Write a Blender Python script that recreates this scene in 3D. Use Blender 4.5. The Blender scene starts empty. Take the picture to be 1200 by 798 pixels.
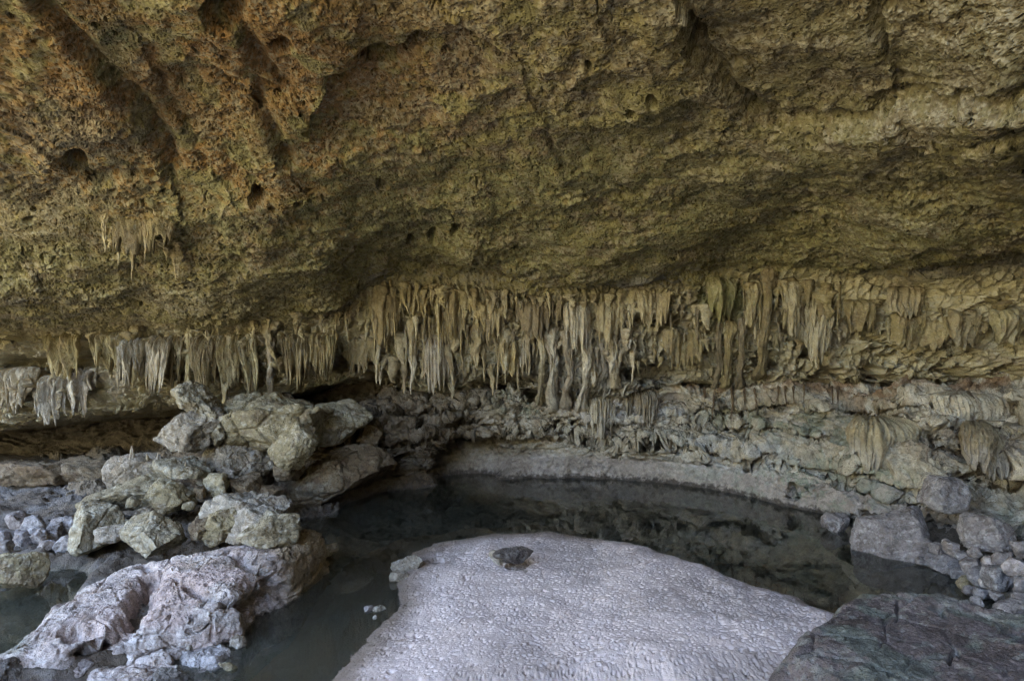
import bpy, bmesh, math, random
import numpy as np
from mathutils import Vector

scene = bpy.context.scene
COL = scene.collection
F32 = np.float32
rng = np.random.default_rng(7)
random.seed(7)

# ------------------------------------------------------------------ camera
CAMH = 4.0                       # eye height over the water
FPX = 811.0                      # focal length in 1200-px-wide frame units
cam_d = bpy.data.cameras.new("camera")
cam = bpy.data.objects.new("camera", cam_d)
COL.objects.link(cam)
cam.location = (0, 0, CAMH)
cam.rotation_euler = (math.radians(90), 0, 0)
cam_d.sensor_width = 36
cam_d.lens = 36 * FPX / 1200
cam_d.clip_end = 500
cam_d.clip_start = 0.05
scene.camera = cam


def at(px, py, y):
    """a point of the place at distance y that the photo shows at px, py"""
    return np.array(((px - 600) / FPX * y, y, CAMH - (py - 399) / FPX * y))


def depth_on(py, z=0.0):
    return (CAMH - z) * FPX / (py - 399)


# ------------------------------------------------------------------ noise
def _hash(ix, iy, iz, seed):
    h = (ix.astype(np.uint32) * np.uint32(374761393)) ^ (iy.astype(np.uint32) * np.uint32(668265263)) \
        ^ (iz.astype(np.uint32) * np.uint32(2147483647)) ^ np.uint32((seed * 974711 + 12345) & 0xffffffff)
    h = (h ^ (h >> np.uint32(13))) * np.uint32(1274126177)
    h = (h ^ (h >> np.uint32(16))) * np.uint32(2246822519)
    return h ^ (h >> np.uint32(15))


_G = np.array([(1, 1, 0), (-1, 1, 0), (1, -1, 0), (-1, -1, 0), (1, 0, 1), (-1, 0, 1), (1, 0, -1), (-1, 0, -1),
               (0, 1, 1), (0, -1, 1), (0, 1, -1), (0, -1, -1), (1, 1, 0), (-1, 1, 0), (0, -1, 1), (0, -1, -1)], F32)


def perlin(P, seed=0):
    sh = P.shape[:-1]
    P = P.reshape(-1, 3).astype(F32)
    out = np.empty(len(P), F32)
    CH = 400000
    for a in range(0, len(P), CH):
        q = P[a:a + CH]
        i = np.floor(q)
        f = q - i
        i = i.astype(np.int64)
        u = f * f * f * (f * (f * 6 - 15) + 10)
        r = np.zeros(len(q), F32)
        for dx in (0, 1):
            wx = u[:, 0] if dx else 1 - u[:, 0]
            for dy in (0, 1):
                wy = u[:, 1] if dy else 1 - u[:, 1]
                for dz in (0, 1):
                    wz = u[:, 2] if dz else 1 - u[:, 2]
                    g = _G[_hash(i[:, 0] + dx, i[:, 1] + dy, i[:, 2] + dz, seed) & np.uint32(15)]
                    d = g[:, 0] * (f[:, 0] - dx) + g[:, 1] * (f[:, 1] - dy) + g[:, 2] * (f[:, 2] - dz)
                    r += wx * wy * wz * d
        out[a:a + CH] = r
    return out.reshape(sh)


def fbm(P, octv=4, seed=0, gain=0.5, lac=2.03):
    s = 0; a = 1.0; f = 1.0
    for o in range(octv):
        s = s + a * perlin(P * F32(f) + F32(o * 17.3), seed + o)
        a *= gain; f *= lac
    return s


def ridged(P, octv=4, seed=0, gain=0.5, lac=2.03):
    s = 0; a = 1.0; f = 1.0
    for o in range(octv):
        n = 1 - np.abs(perlin(P * F32(f) + F32(o * 11.7), seed + o)) * 2
        s = s + a * n * n
        a *= gain; f *= lac
    return s


def worley(P, seed=0, jitter=0.9, flat=False):
    """distance to the nearest and the second nearest feature point"""
    sh = P.shape[:-1]
    P = P.reshape(-1, 3).astype(F32)
    o1 = np.empty(len(P), F32); o2 = np.empty(len(P), F32)
    CH = 300000
    for a in range(0, len(P), CH):
        q = P[a:a + CH]
        i = np.floor(q).astype(np.int64)
        f = q - i
        d1 = np.full(len(q), 9, F32); d2 = np.full(len(q), 9, F32)
        for dx in (-1, 0, 1):
            for dy in (-1, 0, 1):
                for dz in ((0,) if flat else (-1, 0, 1)):
                    h = _hash(i[:, 0] + dx, i[:, 1] + dy, i[:, 2] + dz, seed)
                    jx = (h & np.uint32(1023)).astype(F32) / 1023
                    jy = ((h >> np.uint32(10)) & np.uint32(1023)).astype(F32) / 1023
                    jz = ((h >> np.uint32(20)) & np.uint32(1023)).astype(F32) / 1023
                    d = (dx + 0.5 + (jx - .5) * jitter - f[:, 0]) ** 2 + (dy + 0.5 + (jy - .5) * jitter - f[:, 1]) ** 2 \
                        + (0 if flat else (dz + 0.5 + (jz - .5) * jitter - f[:, 2]) ** 2)
                    m = d < d1
                    d2 = np.where(m, d1, np.minimum(d2, d))
                    d1 = np.where(m, d, d1)
        o1[a:a + CH] = np.sqrt(d1); o2[a:a + CH] = np.sqrt(d2)
    return o1.reshape(sh), o2.reshape(sh)


def sstep(a, b, x):
    t = np.clip((x - a) / (b - a), 0, 1)
    return t * t * (3 - 2 * t)


def S(*k):
    return np.array(k, F32)


# ------------------------------------------------------------------ meshes
def mesh_from(name, V, Fq, smooth=True, col=None):
    """V (n,3), Fq (m,k) all polygons with k corners"""
    me = bpy.data.meshes.new(name)
    V = np.ascontiguousarray(V.reshape(-1, 3), dtype=F32)
    Fq = np.ascontiguousarray(Fq, dtype=np.int32)
    k = Fq.shape[1]
    me.vertices.add(len(V)); me.vertices.foreach_set("co", V.ravel())
    me.loops.add(Fq.size); me.loops.foreach_set("vertex_index", Fq.ravel())
    me.polygons.add(len(Fq)); me.polygons.foreach_set("loop_start", np.arange(0, Fq.size, k, dtype=np.int32))
    me.update(calc_edges=True)
    if smooth:
        me.polygons.foreach_set("use_smooth", np.ones(len(Fq), bool))
    if col is not None:
        at_ = me.attributes.new("tint", 'FLOAT_COLOR', 'POINT')
        c4 = np.ones((len(V), 4), F32); c4[:, :3] = col.reshape(-1, 3)
        at_.data.foreach_set("color", c4.ravel())
    return me


def link(name, me, mat, parent=None, loc=None):
    o = bpy.data.objects.new(name, me)
    COL.objects.link(o)
    if mat is not None and not me.materials:
        me.materials.append(mat)
    if parent: o.parent = parent
    if loc is not None: o.location = loc
    return o


def tag(o, label=None, cat=None, group=None, kind=None):
    if kind is None: kind = "thing"
    if label: o["label"] = label
    if cat: o["category"] = cat
    if group: o["group"] = group
    if kind: o["kind"] = kind
    return o


def grid_faces(nr, nc, wrap=False):
    i = np.arange(nr - 1)[:, None]
    j = np.arange(nc if wrap else nc - 1)[None, :]
    j2 = (j + 1) % nc
    return np.stack([i * nc + j, i * nc + j2, (i + 1) * nc + j2, (i + 1) * nc + j], -1).reshape(-1, 4)


def grid_normals(G):
    du = np.gradient(G, axis=1); dv = np.gradient(G, axis=0)
    n = np.cross(du, dv)
    return n / (np.linalg.norm(n, axis=-1, keepdims=True) + 1e-9)


def tri_normals(V, Ft):
    n = np.cross(V[Ft[:, 1]] - V[Ft[:, 0]], V[Ft[:, 2]] - V[Ft[:, 0]])
    N = np.zeros_like(V)
    for k in range(3):
        np.add.at(N, Ft[:, k], n)
    return N / (np.linalg.norm(N, axis=1, keepdims=True) + 1e-9)


def cr_weights(t, n):
    """Catmull-Rom weights: (len(t), n)"""
    t = np.clip(t, 0, n - 1 - 1e-6)
    i = np.floor(t).astype(int); f = t - i
    W = np.zeros((len(t), n))
    w = [-.5 * f + f * f - .5 * f ** 3, 1 - 2.5 * f * f + 1.5 * f ** 3, .5 * f + 2 * f * f - 1.5 * f ** 3, -.5 * f * f + .5 * f ** 3]
    for k in range(4):
        np.add.at(W, (np.arange(len(t)), np.clip(i + k - 1, 0, n - 1)), w[k])
    return W


def patch(ctrl, rt, ct):
    ctrl = np.asarray(ctrl, float)
    A = cr_weights(rt, ctrl.shape[0]); B = cr_weights(ct, ctrl.shape[1])
    return np.einsum('rk,kmd,cm->rcd', A, ctrl, B)


def to_px(P):
    y = np.maximum(P[..., 1], 1e-3)
    return 600 + P[..., 0] / y * FPX, 399 - (P[..., 2] - CAMH) / y * FPX


def blob(px, py, cx, cy, rx, ry, soft=1.0):
    d = np.sqrt(((px - cx) / rx) ** 2 + ((py - cy) / ry) ** 2)
    return 1 - sstep(1 - .5 * soft, 1 + .5 * soft, d)


def mixc(a, b, t):
    return a * (1 - t[..., None]) + np.asarray(b, F32) * t[..., None]


# ------------------------------------------------------------------ materials
class NT:
    def __init__(self, name):
        self.m = bpy.data.materials.new(name); self.m.use_nodes = True
        self.t = self.m.node_tree; self.n = self.t.nodes; self.l = self.t.links
        self.b = self.n["Principled BSDF"]; self.out = self.n["Material Output"]
    def new(self, typ, **kw):
        o = self.n.new(typ)
        for k, v in kw.items():
            if k in o.inputs.keys(): o.inputs[k].default_value = v
            else: setattr(o, k, v)
        return o
    def ramp(self, fac, stops):
        r = self.n.new("ShaderNodeValToRGB")
        e = r.color_ramp.elements
        while len(e) < len(stops): e.new(0.5)
        for k, (p, c) in enumerate(stops):
            e[k].position = p; e[k].color = (*c, 1) if len(c) == 3 else c
        self.l.new(fac, r.inputs[0]); return r.outputs[0]
    def mix(self, fac, a, b, mode='MIX'):
        m = self.n.new("ShaderNodeMix"); m.data_type = 'RGBA'; m.blend_type = mode
        for sock, v in ((m.inputs[0], fac), (m.inputs[6], a), (m.inputs[7], b)):
            if isinstance(v, (int, float)): sock.default_value = v
            elif isinstance(v, tuple): sock.default_value = (*v, 1)
            else: self.l.new(v, sock)
        return m.outputs[2]
    def noise(self, scale, detail=6, rough=.6, vec=None, dist=0):
        n = self.new("ShaderNodeTexNoise", Scale=scale, Detail=detail, Roughness=rough, Distortion=dist)
        if vec is not None: self.l.new(vec, n.inputs["Vector"])
        return n.outputs[0]
    def coords(self, kind="Object", scale=None):
        tc = self.n.new("ShaderNodeTexCoord"); v = tc.outputs[kind]
        if kind == "World":
            pass
        if scale:
            mp = self.new("ShaderNodeMapping"); mp.inputs["Scale"].default_value = scale
            self.l.new(v, mp.inputs[0]); v = mp.outputs[0]
        return v
    def worldpos(self, scale=None):
        g = self.n.new("ShaderNodeNewGeometry"); v = g.outputs["Position"]
        if scale:
            mp = self.new("ShaderNodeMapping"); mp.inputs["Scale"].default_value = scale
            self.l.new(v, mp.inputs[0]); v = mp.outputs[0]
        return v
    def bump(self, height, strength, dist, prev=None):
        b = self.new("ShaderNodeBump", Strength=strength, Distance=dist)
        self.l.new(height, b.inputs["Height"])
        if prev is not None: self.l.new(prev, b.inputs["Normal"])
        return b.outputs[0]
    def set(self, name, v):
        s = self.b.inputs[name]
        if isinstance(v, (int, float, tuple)): s.default_value = (*v, 1) if isinstance(v, tuple) and len(v) == 3 else v
        else: self.l.new(v, s)


def rock_mat(name, gain=1.0, bumpd=.03, rough=.85, mottled=.35, spec=.25, tintgain=(1, 1, 1), fine=38, grit=1.0):
    """rock whose colour is the mesh's own mineral tint, mottled and pitted"""
    t = NT(name)
    a = t.new("ShaderNodeAttribute"); a.attribute_name = "tint"
    p = t.worldpos()
    n1 = t.noise(6.5, 8, .65, p)
    n2 = t.noise(fine, 6, .7, p)
    g1 = t.ramp(n1, [(.3, (1 - mottled,) * 3), (.7, (1 + mottled * .8,) * 3)])
    g2 = t.ramp(n2, [(.3, (1 - mottled * .8,) * 3), (.7, (1 + mottled * .8,) * 3)])
    c = t.mix(1.0, a.outputs["Color"], g1, 'MULTIPLY')
    c = t.mix(1.0, c, g2, 'MULTIPLY')
    c = t.mix(1.0, c, tuple(gain * k for k in tintgain), 'MULTIPLY')
    t.set("Base Color", c); t.set("Roughness", rough); t.set("Specular IOR Level", spec)
    vo = t.new("ShaderNodeTexVoronoi", Scale=fine * .45)
    wn = t.new("ShaderNodeTexNoise", Scale=9.0, Detail=3.0)
    t.l.new(p, wn.inputs["Vector"])
    vm = t.mix(.12, p, wn.outputs["Color"]); t.l.new(vm, vo.inputs["Vector"])
    pits = t.ramp(vo.outputs["Distance"], [(.05, (0, 0, 0)), (.35, (1, 1, 1))])
    b = t.bump(n1, .9 * grit, bumpd * 1.5)
    b = t.bump(pits, .8, bumpd * .9, b)
    b = t.bump(n2, 1.0 * grit, bumpd * .9, b)
    t.set("Normal", b)
    return t.m
# ------------------------------------------------------------------ layout of the cave
KP = np.array([-414, -150, 0, 150, 300, 380, 430, 500, 600, 700, 800, 870, 950, 1050, 1200, 1450, 1900], float)
LIP = np.array([400, 400, 395, 388, 378, 365, 338, 328, 342, 345, 335, 322, 320, 328, 318, 300, 290], float)
LIPY = np.array([16, 16.3, 16.5, 16.8, 17, 17.3, 17.6, 17.8, 17.8, 17.6, 17.2, 16.8, 16.2, 15.2, 13.6, 12, 10], float)
BOT = np.array([505, 505, 498, 480, 466, 450, 446, 456, 450, 466, 444, 448, 446, 444, 442, 430, 420], float)
STEEP = np.array([1, 1, 1, 1, 1, .9, .8, .75, .7, .65, .6, .6, .6, .6, .6, .6, .6], float)


def polyd(px, py, pts):
    """distance to a polyline, and the signed side of it"""
    d = np.full(px.shape, 1e9); side = np.zeros(px.shape)
    for (x0, y0), (x1, y1) in zip(pts[:-1], pts[1:]):
        ex, ey = x1 - x0, y1 - y0
        t = np.clip(((px - x0) * ex + (py - y0) * ey) / (ex * ex + ey * ey), 0, 1)
        qx, qy = px - x0 - t * ex, py - y0 - t * ey
        q = np.hypot(qx, qy)
        m = q < d
        d = np.where(m, q, d); side = np.where(m, np.sign(ex * qy - ey * qx) * q, side)
    return d, side


def ceiling_grid():
    K = []
    ys = LIPY / 17.6
    for kind in range(12):
        row = []
        for j, px in enumerate(KP):
            L, Y, B, st = LIP[j], LIPY[j], BOT[j], STEEP[j]
            t = (px - 600) / FPX
            if kind == 0: p = (t * 13, -3.5 - 10 * float(sstep(560, 760, px)), 13)  # right half of the roof runs back unseen, added to shut out sky
            elif kind == 1: p = (t * 10, 2.5, 10.2)
            elif kind == 2: p = (t * (8 if abs(t) < .8 else 11), 6.4 * ys[j], 8.3)
            elif kind == 3: p = at(px, 66, 9.3 * ys[j])
            elif kind == 4: p = at(px, 205, 12.3 * ys[j])
            elif kind == 5: p = at(px, L - 48, Y - 2.3)
            elif kind == 6: p = at(px, L, Y)
            elif kind == 7: p = at(px, L + .33 * (B - L), Y + (.75 * (1 - st) + .3 * st))
            elif kind == 8: p = at(px, L + .68 * (B - L), Y + (1.7 * (1 - st) + .65 * st))
            elif kind == 9: p = at(px, B, Y + (2.7 * (1 - st) + 1.2 * st))
            elif kind == 10: p = at(px, B + 6, Y + 3.6)
            else: p = at(px, B + 12, Y + 6.5)
            p = np.array(p, float)
            if j == 0 and kind < 6: p[0] = -15.5; p[2] = 9.5 - .3 * kind
            if j == 1 and kind < 6: p[0] = min(p[0], -12.5)
            if p[1] < 10: p[0] = np.clip(p[0], -20, 12)
            row.append(p)
        K.append(row)
    cnt = [6, 40, 190, 200, 150, 90, 110, 110, 95, 40, 16]
    rt = np.concatenate([np.linspace(i, i + 1, c, endpoint=False) for i, c in enumerate(cnt)] + [[11]])
    pxs = np.concatenate([np.linspace(-414, -20, 120, endpoint=False), np.linspace(-20, 1220, 1240, endpoint=False), np.linspace(1220, 1900, 120)])
    ct = np.interp(pxs, KP, np.arange(len(KP)))
    return patch(K, rt, ct), rt


def reflow(A, vv, r0, nrow):
    """rows of a grid spread evenly over the shape it has by now, so steep steps keep their detail"""
    px, py = to_px(A)
    dl = np.linalg.norm(np.diff(A, axis=0), axis=-1) * FPX / np.maximum(A[:-1, :, 1], 4)
    ds = np.hypot(np.diff(px, axis=0), np.diff(py, axis=0)) + .22 * dl
    for _ in range(3):                              # neighbours move together
        pad = np.pad(ds, ((0, 0), (30, 30)), mode='edge'); cs = np.cumsum(np.pad(pad, ((0, 0), (1, 0))), axis=1)
        ds = (cs[:, 61:] - cs[:, :-61]) / 61.
    out = np.empty((r0 + nrow, A.shape[1], 3)); ov = np.empty((r0 + nrow, A.shape[1]))
    out[:r0] = A[:r0]; ov[:r0] = vv[:r0]
    for j in range(A.shape[1]):
        s = np.concatenate([[0], np.cumsum(ds[r0:, j])]); q = np.linspace(0, s[-1], nrow)
        for k in range(3): out[r0:, j, k] = np.interp(q, s, A[r0:, j, k])
        ov[r0:, j] = np.interp(q, s, vv[r0:, j])
    return out, ov


G, RT = ceiling_grid()
N = grid_normals(G)
if N[300, 700, 2] > 0: N = -N          # towards the air: down and out
PXC, PYC = to_px(G)
front = G[..., 1] > 4
PXC = np.where(front, PXC, -9999); PYC = np.where(front, PYC, -9999)
vv = np.broadcast_to(RT[:, None], G.shape[:2])
zone = sstep(5.75, 6.25, vv)            # 1 in the overhang hung with dripstone
P = G.astype(F32)
warp = np.stack([fbm(P * S(.8), 3, 50), fbm(P * S(.8), 3, 60), fbm(P * S(.8), 3, 70)], -1)
Pw = P + warp * F32(.35)
d = fbm(P * S(.33), 3, 1) * .25 * (1 - .6 * zone)
# slabs that broke away along joints: stepped plateaus
pl = fbm(Pw * S(.45, .45, .8), 3, 21) * 3.2
stepf = pl - np.floor(pl)
d += (np.floor(pl) + sstep(.25, .75, stepf)) * .055 * (1 - zone)
d += fbm(Pw * S(1.1, 1.1, 1.8), 3, 3) * .075
# bedding lines low on the ceiling
bed = sstep(4.2, 5.5, vv) * (1 - .5 * zone)
d += (ridged(np.stack([P[..., 0] * .25, P[..., 1] * .35, P[..., 2] * 6], -1) + warp * F32(.5), 2, 41) - .8) * .035 * bed
# the big joints and hollows one can point at
jit = fbm(P * S(1.5), 4, 61) * 16
for pts, w, dep, stp in (
        ([(40, -20), (70, 30), (100, 66), (150, 115), (185, 150), (200, 205)], 10, .24, .12),
        ([(255, 10), (285, 40), (310, 90), (340, 120), (300, 110), (318, 150), (340, 190)], 8, .2, .08),
        ([(180, 95), (215, 160), (245, 195)], 6, .1, .06),
        ([(400, 110), (435, 75), (470, 68), (510, 48), (545, 42), (580, 55), (620, 68)], 7, .4, -.26),
        ([(800, 10), (812, 50), (850, 90), (880, 140), (915, 150), (962, 152), (1010, 138), (1090, 128), (1150, 112), (1215, 92)], 7, .28, .26),
        ([(1060, 150), (1120, 170), (1215, 140)], 5, .13, .12),
        ([(1030, -10), (1026, 40), (1030, 80)], 5, .14, .12),
        ([(80, 188), (110, 205), (170, 200)], 6, .2, .1),
        ([(640, 150), (655, 190), (700, 210)], 4, .1, .06),
        ([(460, 305), (520, 318), (590, 330), (660, 338), (720, 342), (790, 330)], 7, .16, .0),
        ([(800, 322), (840, 312), (900, 330)], 8, .18, .0),
        ([(980, 332), (1060, 318), (1130, 322), (1215, 300)], 7, .16, .0)):
    dd, sd = polyd(PXC + jit, PYC + jit * .7, pts)
    near_ = np.exp(-np.maximum(dd, 0) / 60.)
    d -= np.exp(-(dd / w) ** 2) * dep
    d += np.tanh(sd / 18) * stp * near_ * .8
for cx, cy, r, dep in ((442, 70, 13, .7), (300, 226, 9, .6), (548, 40, 11, .6), (764, 100, 6, .5), (742, 115, 5, .45), (814, 46, 12, .6),
                       (262, 12, 26, .6), (90, 186, 16, .5), (448, 222, 8, .2), (350, 238, 6, .4), (715, 98, 5, .3), (1036, 20, 9, .35),
                       (505, 275, 6, .35), (535, 270, 7, .4), (480, 280, 5, .35), (1025, 205, 6, .2), (690, 60, 6, .3), (330, 60, 16, .3)):
    dd = np.hypot(PXC - cx + jit * .4, PYC - cy + jit * .3)
    d -= (1 - sstep(r * .45, r * 1.15, dd)) * dep
# second pass: crumbly surface and pits, laid on the shape so far
P1, vv = reflow(P + N * d[..., None], vv, 46, 1080)
P1 = P1.astype(F32); P = P1
PXC, PYC = to_px(P1)
front = P1[..., 1] > 4
PXC = np.where(front, PXC, -9999); PYC = np.where(front, PYC, -9999)
zone = sstep(5.75, 6.25, vv)
warp = np.stack([fbm(P * S(.8), 3, 50), fbm(P * S(.8), 3, 60), fbm(P * S(.8), 3, 70)], -1)
N1 = grid_normals(P1)
if N1[300, 700, 2] > 0: N1 = -N1
Pw = P1 + warp * F32(.35)
rough_ = .2 + 1.4 * sstep(-.2, .3, fbm(P1 * S(.6), 3, 77))
d = fbm(P1 * S(3.2, 3.2, 5.0), 3, 5) * .030 * rough_
d += fbm(P1 * S(7, 7, 9), 4, 7, .6) * .017 * rough_
cr1 = ridged(Pw * S(1.7, 1.3, 2.4), 2, 31)
d -= sstep(1.28, 1.40, cr1) * .11 * sstep(-.1, .2, fbm(P1 * S(.7), 2, 33))
d += fbm(P1 * S(24), 3, 9, .65) * .007
f1, f2 = worley(Pw * S(1.15, 1.15, 1.6), 11)
pm = sstep(.0, .25, fbm(P1 * S(.6), 2, 88))
w3 = np.stack([fbm(P1 * S(5), 3, 51), fbm(P1 * S(5), 3, 52), fbm(P1 * S(5), 3, 53)], -1)
Pw = P1 + w3 * F32(.16)
d -= (1 - sstep(.06, .14, f1)) * .16 * pm
f1, f2 = worley(Pw * S(3.3, 3.3, 4.5), 12)
d -= (1 - sstep(.15, .22, f1)) * .15 * (.3 + pm)
f1, f2 = worley(Pw * S(7.5, 7.5, 10), 13)
d -= (1 - sstep(.18, .27, f1)) * .085 * (.4 + sstep(-.1, .2, fbm(P1 * S(.9), 2, 99)))
f1, f2 = worley(Pw * S(15, 15, 18), 14)
d -= (1 - sstep(.18, .3, f1)) * .042 * (.5 + sstep(-.1, .2, fbm(P1 * S(1.2), 2, 98)))
d *= 1 - .5 * zone
# dripstone flutes on the overhang: upright ribs that run in tiers
tier = vv * 1.5 + fbm(P * S(.8, .8, .1), 3, 95) * 1.3
tf = tier - np.floor(tier)
flx = np.stack([P[..., 0] * 5.5 + warp[..., 0] * 1.2, np.floor(tier) * 7.1, P[..., 2] * .55], -1).astype(F32)
fl = ridged(flx, 2, 101)
flx2 = np.stack([P[..., 0] * 13 + warp[..., 0] * 2, np.floor(tier) * 3.3, P[..., 2] * 1.2], -1).astype(F32)
fl2 = ridged(flx2, 2, 102)
dens = .35 + .65 * sstep(-.25, .25, fbm(np.stack([P[..., 0] * .8, P[..., 1] * .3, P[..., 2] * .8], -1), 2, 103) + .12)
flx0 = np.stack([P[..., 0] * 2.3 + warp[..., 1] * 1.5, np.floor(tier * .5) * 5.1, P[..., 2] * .35], -1).astype(F32)
fl0 = ridged(flx0, 2, 100)
def comb(x, tier, freq, seed):
    xi = x * freq; i = np.floor(xi); u = xi - i - .5
    t = np.floor(tier); f = tier - t
    h = _hash(i.astype(np.int64), t.astype(np.int64), (i * 0).astype(np.int64), seed)
    r1 = (h & np.uint32(1023)) / 1023.; r2 = ((h >> np.uint32(10)) & np.uint32(1023)) / 1023.
    ln = .3 + .7 * r1
    w = (.30 + .22 * r2) * np.sqrt(np.clip(1 - f / ln, 0, 1)) + 1e-4
    return np.sqrt(np.clip(1 - (u / w) ** 2, 0, 1)) * (f < ln) * (.45 + .55 * r2)
xw = P[..., 0] + .25 * (P[..., 1] - 17) * np.sign(P[..., 0]) + warp[..., 0] * .25 + fbm(P * S(2, 2, 1.2), 2, 107) * .1
tierb = vv * 2.4 + fbm(P * S(1.0, 1.0, .1), 3, 96) * 1.6
hang = (fl0 - .8) * (.14 + .22 * np.interp(PXC, [300, 450], [1, .0])) + (fl - .7) * .16 + comb(xw, tier, 5.5, 108) * .26 + comb(xw + 3.1, tierb, 10.5, 109) * .17
lump = fbm(P * S(3.5, 3.5, 1.6), 3, 105) * .07
Pn = P1 + N1 * d[..., None]
back = zone * (1 - sstep(8.9, 9.6, vv))
Pn[..., 1] -= back * (hang * dens + lump * .8 + (1 - tf) * .16 * sstep(0, .08, tf))
for cx, cy, rx, ry, dep in ((762, 438, 30, 13, 1.2), (945, 410, 14, 10, .9), (1020, 440, 11, 11, .9), (892, 424, 15, 12, .8), (590, 449, 34, 9, 1.2), (1180, 436, 14, 8, .5), (960, 438, 20, 8, .7), (775, 376, 26, 8, .8), (1110, 437, 18, 7, .6),
                            (440, 447, 30, 8, 1.0), (395, 425, 12, 9, .7), (228, 440, 9, 26, .5), (303, 440, 7, 24, .5), (262, 425, 7, 18, .4), (106, 412, 10, 16, .7), (30, 428, 34, 10, .9), (925, 385, 9, 14, .6)):
    bl = blob(PXC + jit[:1, :1] * 0 + fbm(P * S(3), 3, 116) * 9, PYC + fbm(P * S(3), 3, 117) * 7, cx, cy, rx, ry, .7)
    Pn[..., 1] += bl * dep * zone
Pn[..., 2] -= back * np.clip(fl - .9, 0, 1) * dens * .35 * sstep(.3, .95, tf)
Pc = Pn
P = Pn.astype(F32)
# mineral tints; the deep ceiling's also stands in for missing light
def tint_base(P, seed, pal):
    n1 = fbm(P * S(.55), 4, seed); n2 = fbm(P * S(1.7), 5, seed + 9, .6); n3 = fbm(P * S(7), 4, seed + 19, .65)
    c = np.empty(P.shape, F32); c[:] = pal[0]
    c = mixc(c, pal[1], sstep(-.25, .25, n1 + .5 * n2))
    c = mixc(c, pal[2], sstep(.05, .4, n2 + .25 * n3))
    c = mixc(c, pal[3], sstep(.12, .5, n3 + .5 * n1) * .7)
    return c, n1, n2, n3
c, n1, n2, n3 = tint_base(P, 201, [(.255, .222, .098), (.28, .228, .094), (.22, .172, .098), (.36, .325, .205)])
k = blob(PXC, PYC, 190, 90, 260, 170, 1.4) + blob(PXC, PYC, 400, 110, 130, 90, 1.5) * .7
c = mixc(c, (.32, .172, .062), np.clip(k, 0, 1) * sstep(-.25, .18, n2 + .12) * .85)
c = mixc(c, (.19, .165, .15), blob(PXC, PYC, 60, 190, 170, 60, 1.5) * sstep(-.1, .25, n1 + n3 + .1) * .8)
c = mixc(c, (.08, .10, .06), blob(PXC, PYC, 135, 55, 26, 40, 1.4) * .75)
c = mixc(c, (.21, .15, .105), blob(PXC, PYC, 560, 110, 190, 80, 1.6) * sstep(-.15, .25, n2) * .7)
c = mixc(c, (.25, .25, .125), blob(PXC, PYC, 620, 250, 520, 110, 1.4) * sstep(-.3, .25, n3 + n1) * .75)  # olive rock, made paler to brighten the dim deep ceiling
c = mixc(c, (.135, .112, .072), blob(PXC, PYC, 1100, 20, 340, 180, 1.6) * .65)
n4 = fbm(P * S(13), 3, 231, .7)
c = mixc(c, (.33, .29, .20), sstep(.18, .42, n4 + .4 * n2) * .8)
c = mixc(c, (.14, .105, .055), sstep(.2, .42, -n4 + .4 * n1) * .65)
c = mixc(c, (.25, .235, .225), np.exp(-(polyd(PXC, PYC, [(440, 325), (560, 332), (700, 345), (820, 325), (980, 340), (1080, 325), (1210, 315)])[0] / 13) ** 2) * sstep(-.1, .3, n1 + n3) * .8)
zt, a1, a2, a3 = tint_base(P, 301, [(.42, .36, .22), (.47, .41, .26), (.36, .30, .20), (.53, .49, .38)])
c = mixc(c, zt, zone)
c = mixc(c, (.34, .325, .31), zone * blob(PXC, PYC, 690, 450, 110, 60, 1.4) * .55)
c = mixc(c, (.12, .14, .045), zone * blob(PXC, PYC, 845, 350, 30, 26, 1.4) * .75)
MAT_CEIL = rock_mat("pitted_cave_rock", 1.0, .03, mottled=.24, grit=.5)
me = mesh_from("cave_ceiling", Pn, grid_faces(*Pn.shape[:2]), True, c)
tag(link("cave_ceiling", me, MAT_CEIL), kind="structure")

# ------------------------------------------------------------------ lower wall
#        px     W1(py,Y)      W2           W3            W4           W5
WK = [(-414, None),
      (-150, (612, 15.3), (596, 16.6), (580, 18.2), (552, 20.5), (545, 22.5)),
      (0,    (615, 15.3), (598, 16.5), (578, 18.0), (550, 20), (540, 22)),
      (110,  (618, 15.4), (598, 16.4), (575, 17.8), (545, 19.6), (535, 22)),
      (200,  (620, 15.5), (592, 16.4), (565, 17.5), (538, 19.0), (525, 21.5)),
      (270,  (622, 15.5), (588, 16.3), (550, 17.2), (505, 18.3), (496, 20.5)),
      (330,  (618, 15.3), (585, 16.2), (548, 17.1), (490, 18.3), (480, 20.5)),
      (390,  (604, None), (580, 16.3), (540, 17.3), (478, 18.6), (468, 20.5)),
      (440,  (579, None), (560, 18.2), (520, 18.5), (468, 18.9), (457, 21)),
      (510,  (571, None), (553, 19.3), (518, 19.4), (466, 19.5), (456, 21.3)),
      (580,  (563, None), (535, 20.3), (506, 20.1), (462, 19.9), (452, 21.6)),
      (650,  (560, None), (533, 20.1), (505, 20.1), (472, 19.9), (460, 21.6)),
      (740,  (563, None), (535, 19.8), (503, 19.8), (462, 19.8), (452, 21.5)),
      (830,  (572, None), (543, 18.8), (507, 19.1), (458, 19.4), (450, 21)),
      (900,  (588, None), (554, 17.4), (512, 18.1), (460, 18.7), (452, 20.3)),
      (980,  (606, None), (565, 16.1), (512, 17.1), (456, 17.8), (448, 19.5)),
      (1060, (630, None), (588, 14.5), (522, 15.5), (455, 16.5), (448, 18.4)),
      (1130, (662, None), (604, 13.2), (525, 14.5), (453, 15.7), (446, 17.5)),
      (1210, (705, None), (625, 12.0), (530, 13.6), (450, 15.5), (442, 17.5)),
      (1330, None), (1450, None), (1600, None), (1700, None), (1800, None)]
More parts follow.
